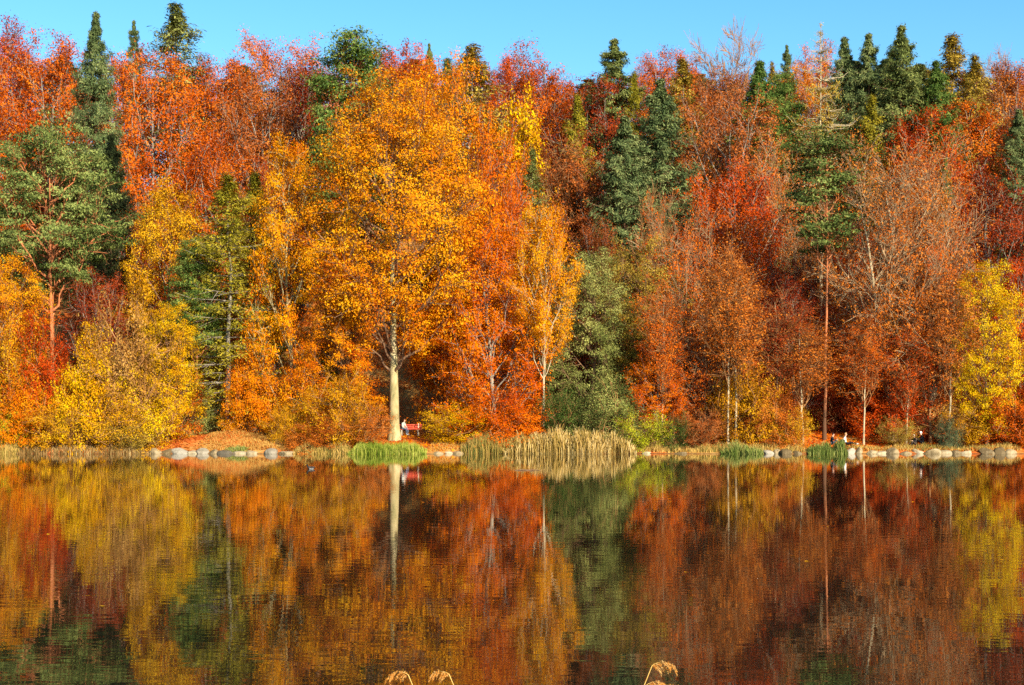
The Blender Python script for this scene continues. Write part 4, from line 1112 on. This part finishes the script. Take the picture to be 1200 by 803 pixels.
# rucksack on the ground beside the picnicker in white
def rucksack():
    Y = 113.0; X = px_x(987.3, Y)
    r = empty("rucksack", (X, Y, gz(X, Y)), 0.3)
    tag(r, "black rucksack standing behind the picnicker in white", "bag")
    bm = bmesh.new(); bmesh.ops.create_uvsphere(bm, u_segments=16, v_segments=10, radius=1)
    for v in bm.verts:
        c = v.co; p = 0.55
        f = lambda q: math.copysign(abs(q) ** p, q)
        v.co = (f(c.x) * 0.17, f(c.y) * 0.12, 0.27 + f(c.z) * 0.26 * (1 - 0.12 * max(0, c.z)))
    me = bpy.data.meshes.new("bag_body"); bm.to_mesh(me); bm.free()
    for p in me.polygons: p.use_smooth = True
    blk = cloth("bag", (26, 26, 30))
    link("bag_body", me, r, blk)
    link("pocket", box_mesh("pocket", 0.22, 0.06, 0.2, 0.02), r, blk, (0, -0.13, 0.18))
    for sg in (1, -1):
        P = np.array([[[sg * .08, .11, .48], [sg * .09, .2, .38], [sg * .09, .2, .22], [sg * .09, .11, .08]]])
        Vv, Ff = tubes([(P, np.full((1, 4), .015), 6)]); link("strap", mesh_np("strap", Vv, Ff, 4), r, blk)
rucksack()

# ---------------------------------------------------------------- duck and driftwood on the lake
def duck():
    Y = 75.0; X = px_x(364.5, Y)
    r = empty("duck", (X, Y, 0), radians(178))
    r.scale = (1.1,) * 3
    tag(r, "small dark duck swimming on the lake in front of the golden oak", "duck")
    def skin_obj(name, V, E, R, mats, pick):
        me = bpy.data.meshes.new(name); me.from_pydata(V, E, [])
        tmp = bpy.data.objects.new("t", me); COL.objects.link(tmp)
        tmp.modifiers.new("s", 'SKIN').use_smooth_shade = True
        for i, v in enumerate(me.skin_vertices[0].data): v.radius = R[i]; v.use_root = i == 0
        sb = tmp.modifiers.new("b", 'SUBSURF'); sb.levels = 2
        m = bpy.data.meshes.new_from_object(tmp.evaluated_get(bpy.context.evaluated_depsgraph_get()))
        bpy.data.objects.remove(tmp); m.name = name
        for q in mats: m.materials.append(q)
        for p in m.polygons: p.material_index = pick(p.center); p.use_smooth = True
        return link(name, m, r)
    dk = cloth("feather_brown", (58, 48, 42)); gy = cloth("feather_grey", (165, 160, 155)); hdm = cloth("feather_head", (18, 26, 22)); bl = cloth("beak", (190, 160, 50))
    skin_obj("body", [(0, 0, .05), (.12, 0, .06), (.17, 0, .13), (.185, 0, .2), (.21, 0, .225), (-.12, 0, .06), (-.2, 0, .10)], [(0, 1), (1, 2), (2, 3), (3, 4), (0, 5), (5, 6)],
             [(.09, .075), (.075, .065), (.04, .04), (.036, .036), (.034, .034), (.07, .055), (.02, .015)], [gy, dk, hdm],
             lambda c: 2 if c[2] > 0.14 and c[0] > .1 else (1 if c[0] > 0.07 or c[0] < -0.13 else 0))
    bm = bmesh.new(); bmesh.ops.create_cone(bm, cap_ends=True, segments=10, radius1=0.016, radius2=0.008, depth=0.06)
    for v in bm.verts: v.co = (v.co.z + .265, v.co.y * 1.3, v.co.x * .6 + .215)
    me = bpy.data.meshes.new("beak"); bm.to_mesh(me); bm.free(); link("beak", me, r, bl)
    for sg in (1, -1):
        bm = bmesh.new(); bmesh.ops.create_uvsphere(bm, u_segments=12, v_segments=8, radius=1)
        for v in bm.verts: v.co = (v.co.x * .12 - .03, v.co.y * .02 + sg * .075, v.co.z * .045 + .085)
        me = bpy.data.meshes.new("wing"); bm.to_mesh(me); bm.free(); link("wing", me, r, dk)
duck()
Y = 73.0; X = px_x(617, Y)
rngd = np.random.RandomState(5)
P = np.array([[[-.6, 0, .0], [-.25, .03, .03], [.1, -.02, .01], [.45, .03, .03], [.75, .0, .0]]])
Vv, Ff = tubes([(P, np.array([[.02, .032, .03, .02, .008]]), 7), (np.array([[[.1, -.02, .02], [.25, .05, .07], [.35, .12, .10]]]), np.array([[.015, .01, .005]]), 5)])
o = link("floating_branch", mesh_np("floating_branch", Vv, Ff, 4, smooth=True), mat=BARK['brown'], loc=(X, Y, 0.0))
tag(o, "thin dark branch floating on the lake before the straw reed bed", "branch")

# ---------------------------------------------------------------- reed plumes at the near bank
STEM = noise_mat("reed_stem", [(185, 140, 60), (220, 175, 90), (235, 200, 120)], 20, k=0.85, bump=0)
PLM = leaf_mat("reed_plume", (200, 120, 40), (235, 165, 75), (250, 205, 130), k=0.85, trans=0.35)
def plume_reed(px, top, Y, bend, label, seed, size=0.26, azm=0.0):
    """a reed stem rooted in the lake bed; its one-sided plume droops over at the tip"""
    rng = np.random.RandomState(seed)
    X = px_x(px, Y); zt = px_z(top, Y)
    zb = float(height(X, Y))
    r = empty("reed", (X - bend * 0.35, Y, zb))
    tag(r, label, "reed", "reeds by the near bank")
    Hh = zt - zb
    t_ = np.linspace(0, 1, 12)
    px_ = bend * 0.35 * t_ ** 4; pz = Hh * t_
    py_ = 0.03 * np.sin(t_ * 3 + seed)
    P = np.stack([px_, py_, pz], 1)
    # plume axis goes on over the top and droops
    s = np.linspace(0, 1, 10)[1:]
    ang = 0.75 + s * 1.9
    ax = [P[-1]]
    for a in ang: ax.append(ax[-1] + np.array([bend * math.sin(a), 0.1 * math.sin(azm), math.cos(a)]) * size / 9)
    A = np.array(ax)
    Pa = np.concatenate([P, A[1:]])[None]
    Rr = np.concatenate([np.linspace(.0045, .003, 12), np.linspace(.0026, .0008, 9)])[None]
    Vv, Ff = tubes([(Pa, Rr, 7)])
    link("stem", mesh_np("stem", Vv, Ff, 4, smooth=True), r, STEM)
    # strands: fine drooping side branches carrying spikelets
    n = 15
    it = rng.rand(n); base = A[np.clip((it * 8).astype(int), 0, 8)]
    d = nrm(np.stack([bend * (0.8 + 0.3 * rng.rand(n)), 0.3 * rng.randn(n), 0.1 - 0.9 * it + 0.15 * rng.randn(n)], 1))
    L = size * (0.5 - 0.15 * it) * (0.6 + 0.6 * rng.rand(n))
    pts = [base]; dd = d
    for j in range(6):
        dd = nrm(dd + np.array([0, 0, -0.22]) + 0.05 * rng.randn(n, 3)); pts.append(pts[-1] + dd * (L / 6)[:, None])
    Q = np.stack(pts, 1)
    Vv, Ff = tubes([(Q, np.tile(np.linspace(.0011, .0006, 7), (n, 1)), 3)])
    C = Q[:, 1:].reshape(-1, 3); al = np.repeat(nrm(Q[:, -1] - Q[:, 0]), 6, 0)
    V2, F2, ti = leaves(rng, C, np.tile([[0, -1.0, 0.3]], (len(C), 1)), 8, (0.0018, 0.0018, 0.005), 0.013, asp=0.24, along=al, b_up=0.1, tri=False)
    Vt = np.concatenate([Vv, V2]); Ft = np.concatenate([Ff, F2 + len(Vv)])
    link("plume", mesh_np("plume", Vt, Ft, 4, tint=np.concatenate([np.full(len(Ff), .6), ti])), r, PLM)
    # long dry leaves on the stem
    for q in range(3):
        h0 = Hh * (0.35 + 0.2 * q); a = rng.rand() * 6.28; l = 0.35
        c = np.array([np.interp(h0, pz, px_), 0, h0]); u = np.linspace(0, 1, 7)
        line = c + np.stack([np.cos(a) * l * u, np.sin(a) * l * u, l * (0.7 * u - 0.9 * u ** 2)], 1)
        sd = np.array([-math.sin(a), math.cos(a), 0]) * 0.008
        w = (1 - u ** 2)[:, None] + 0.03
        Vv = np.stack([line - sd * w, line + sd * w], 1).reshape(-1, 3)
        b = np.arange(6) * 2
        link("leaf", mesh_np("leaf", Vv, np.stack([b, b + 1, b + 3, b + 2], 1), 4, tint=np.full(6, .5)), r, PLM)
plume_reed(478, 792, 8.6, -1, "drooping golden reed plume before the biggest oak's reflection", 501, 0.15)
plume_reed(526, 791, 8.8, -1, "drooping golden reed plume next to the first, nearer the middle of the water", 502, 0.14)
plume_reed(764, 780, 8.2, 1, "tallest reed plume, arching apart from the other two", 503, 0.17)
plume_reed(757, 802, 8.3, 1, "lower reed plume tangled under the tallest one", 504, 0.15)
plume_reed(774, 806, 8.1, 1, "bent reed plume just beneath the tallest one's tip", 505, 0.15)
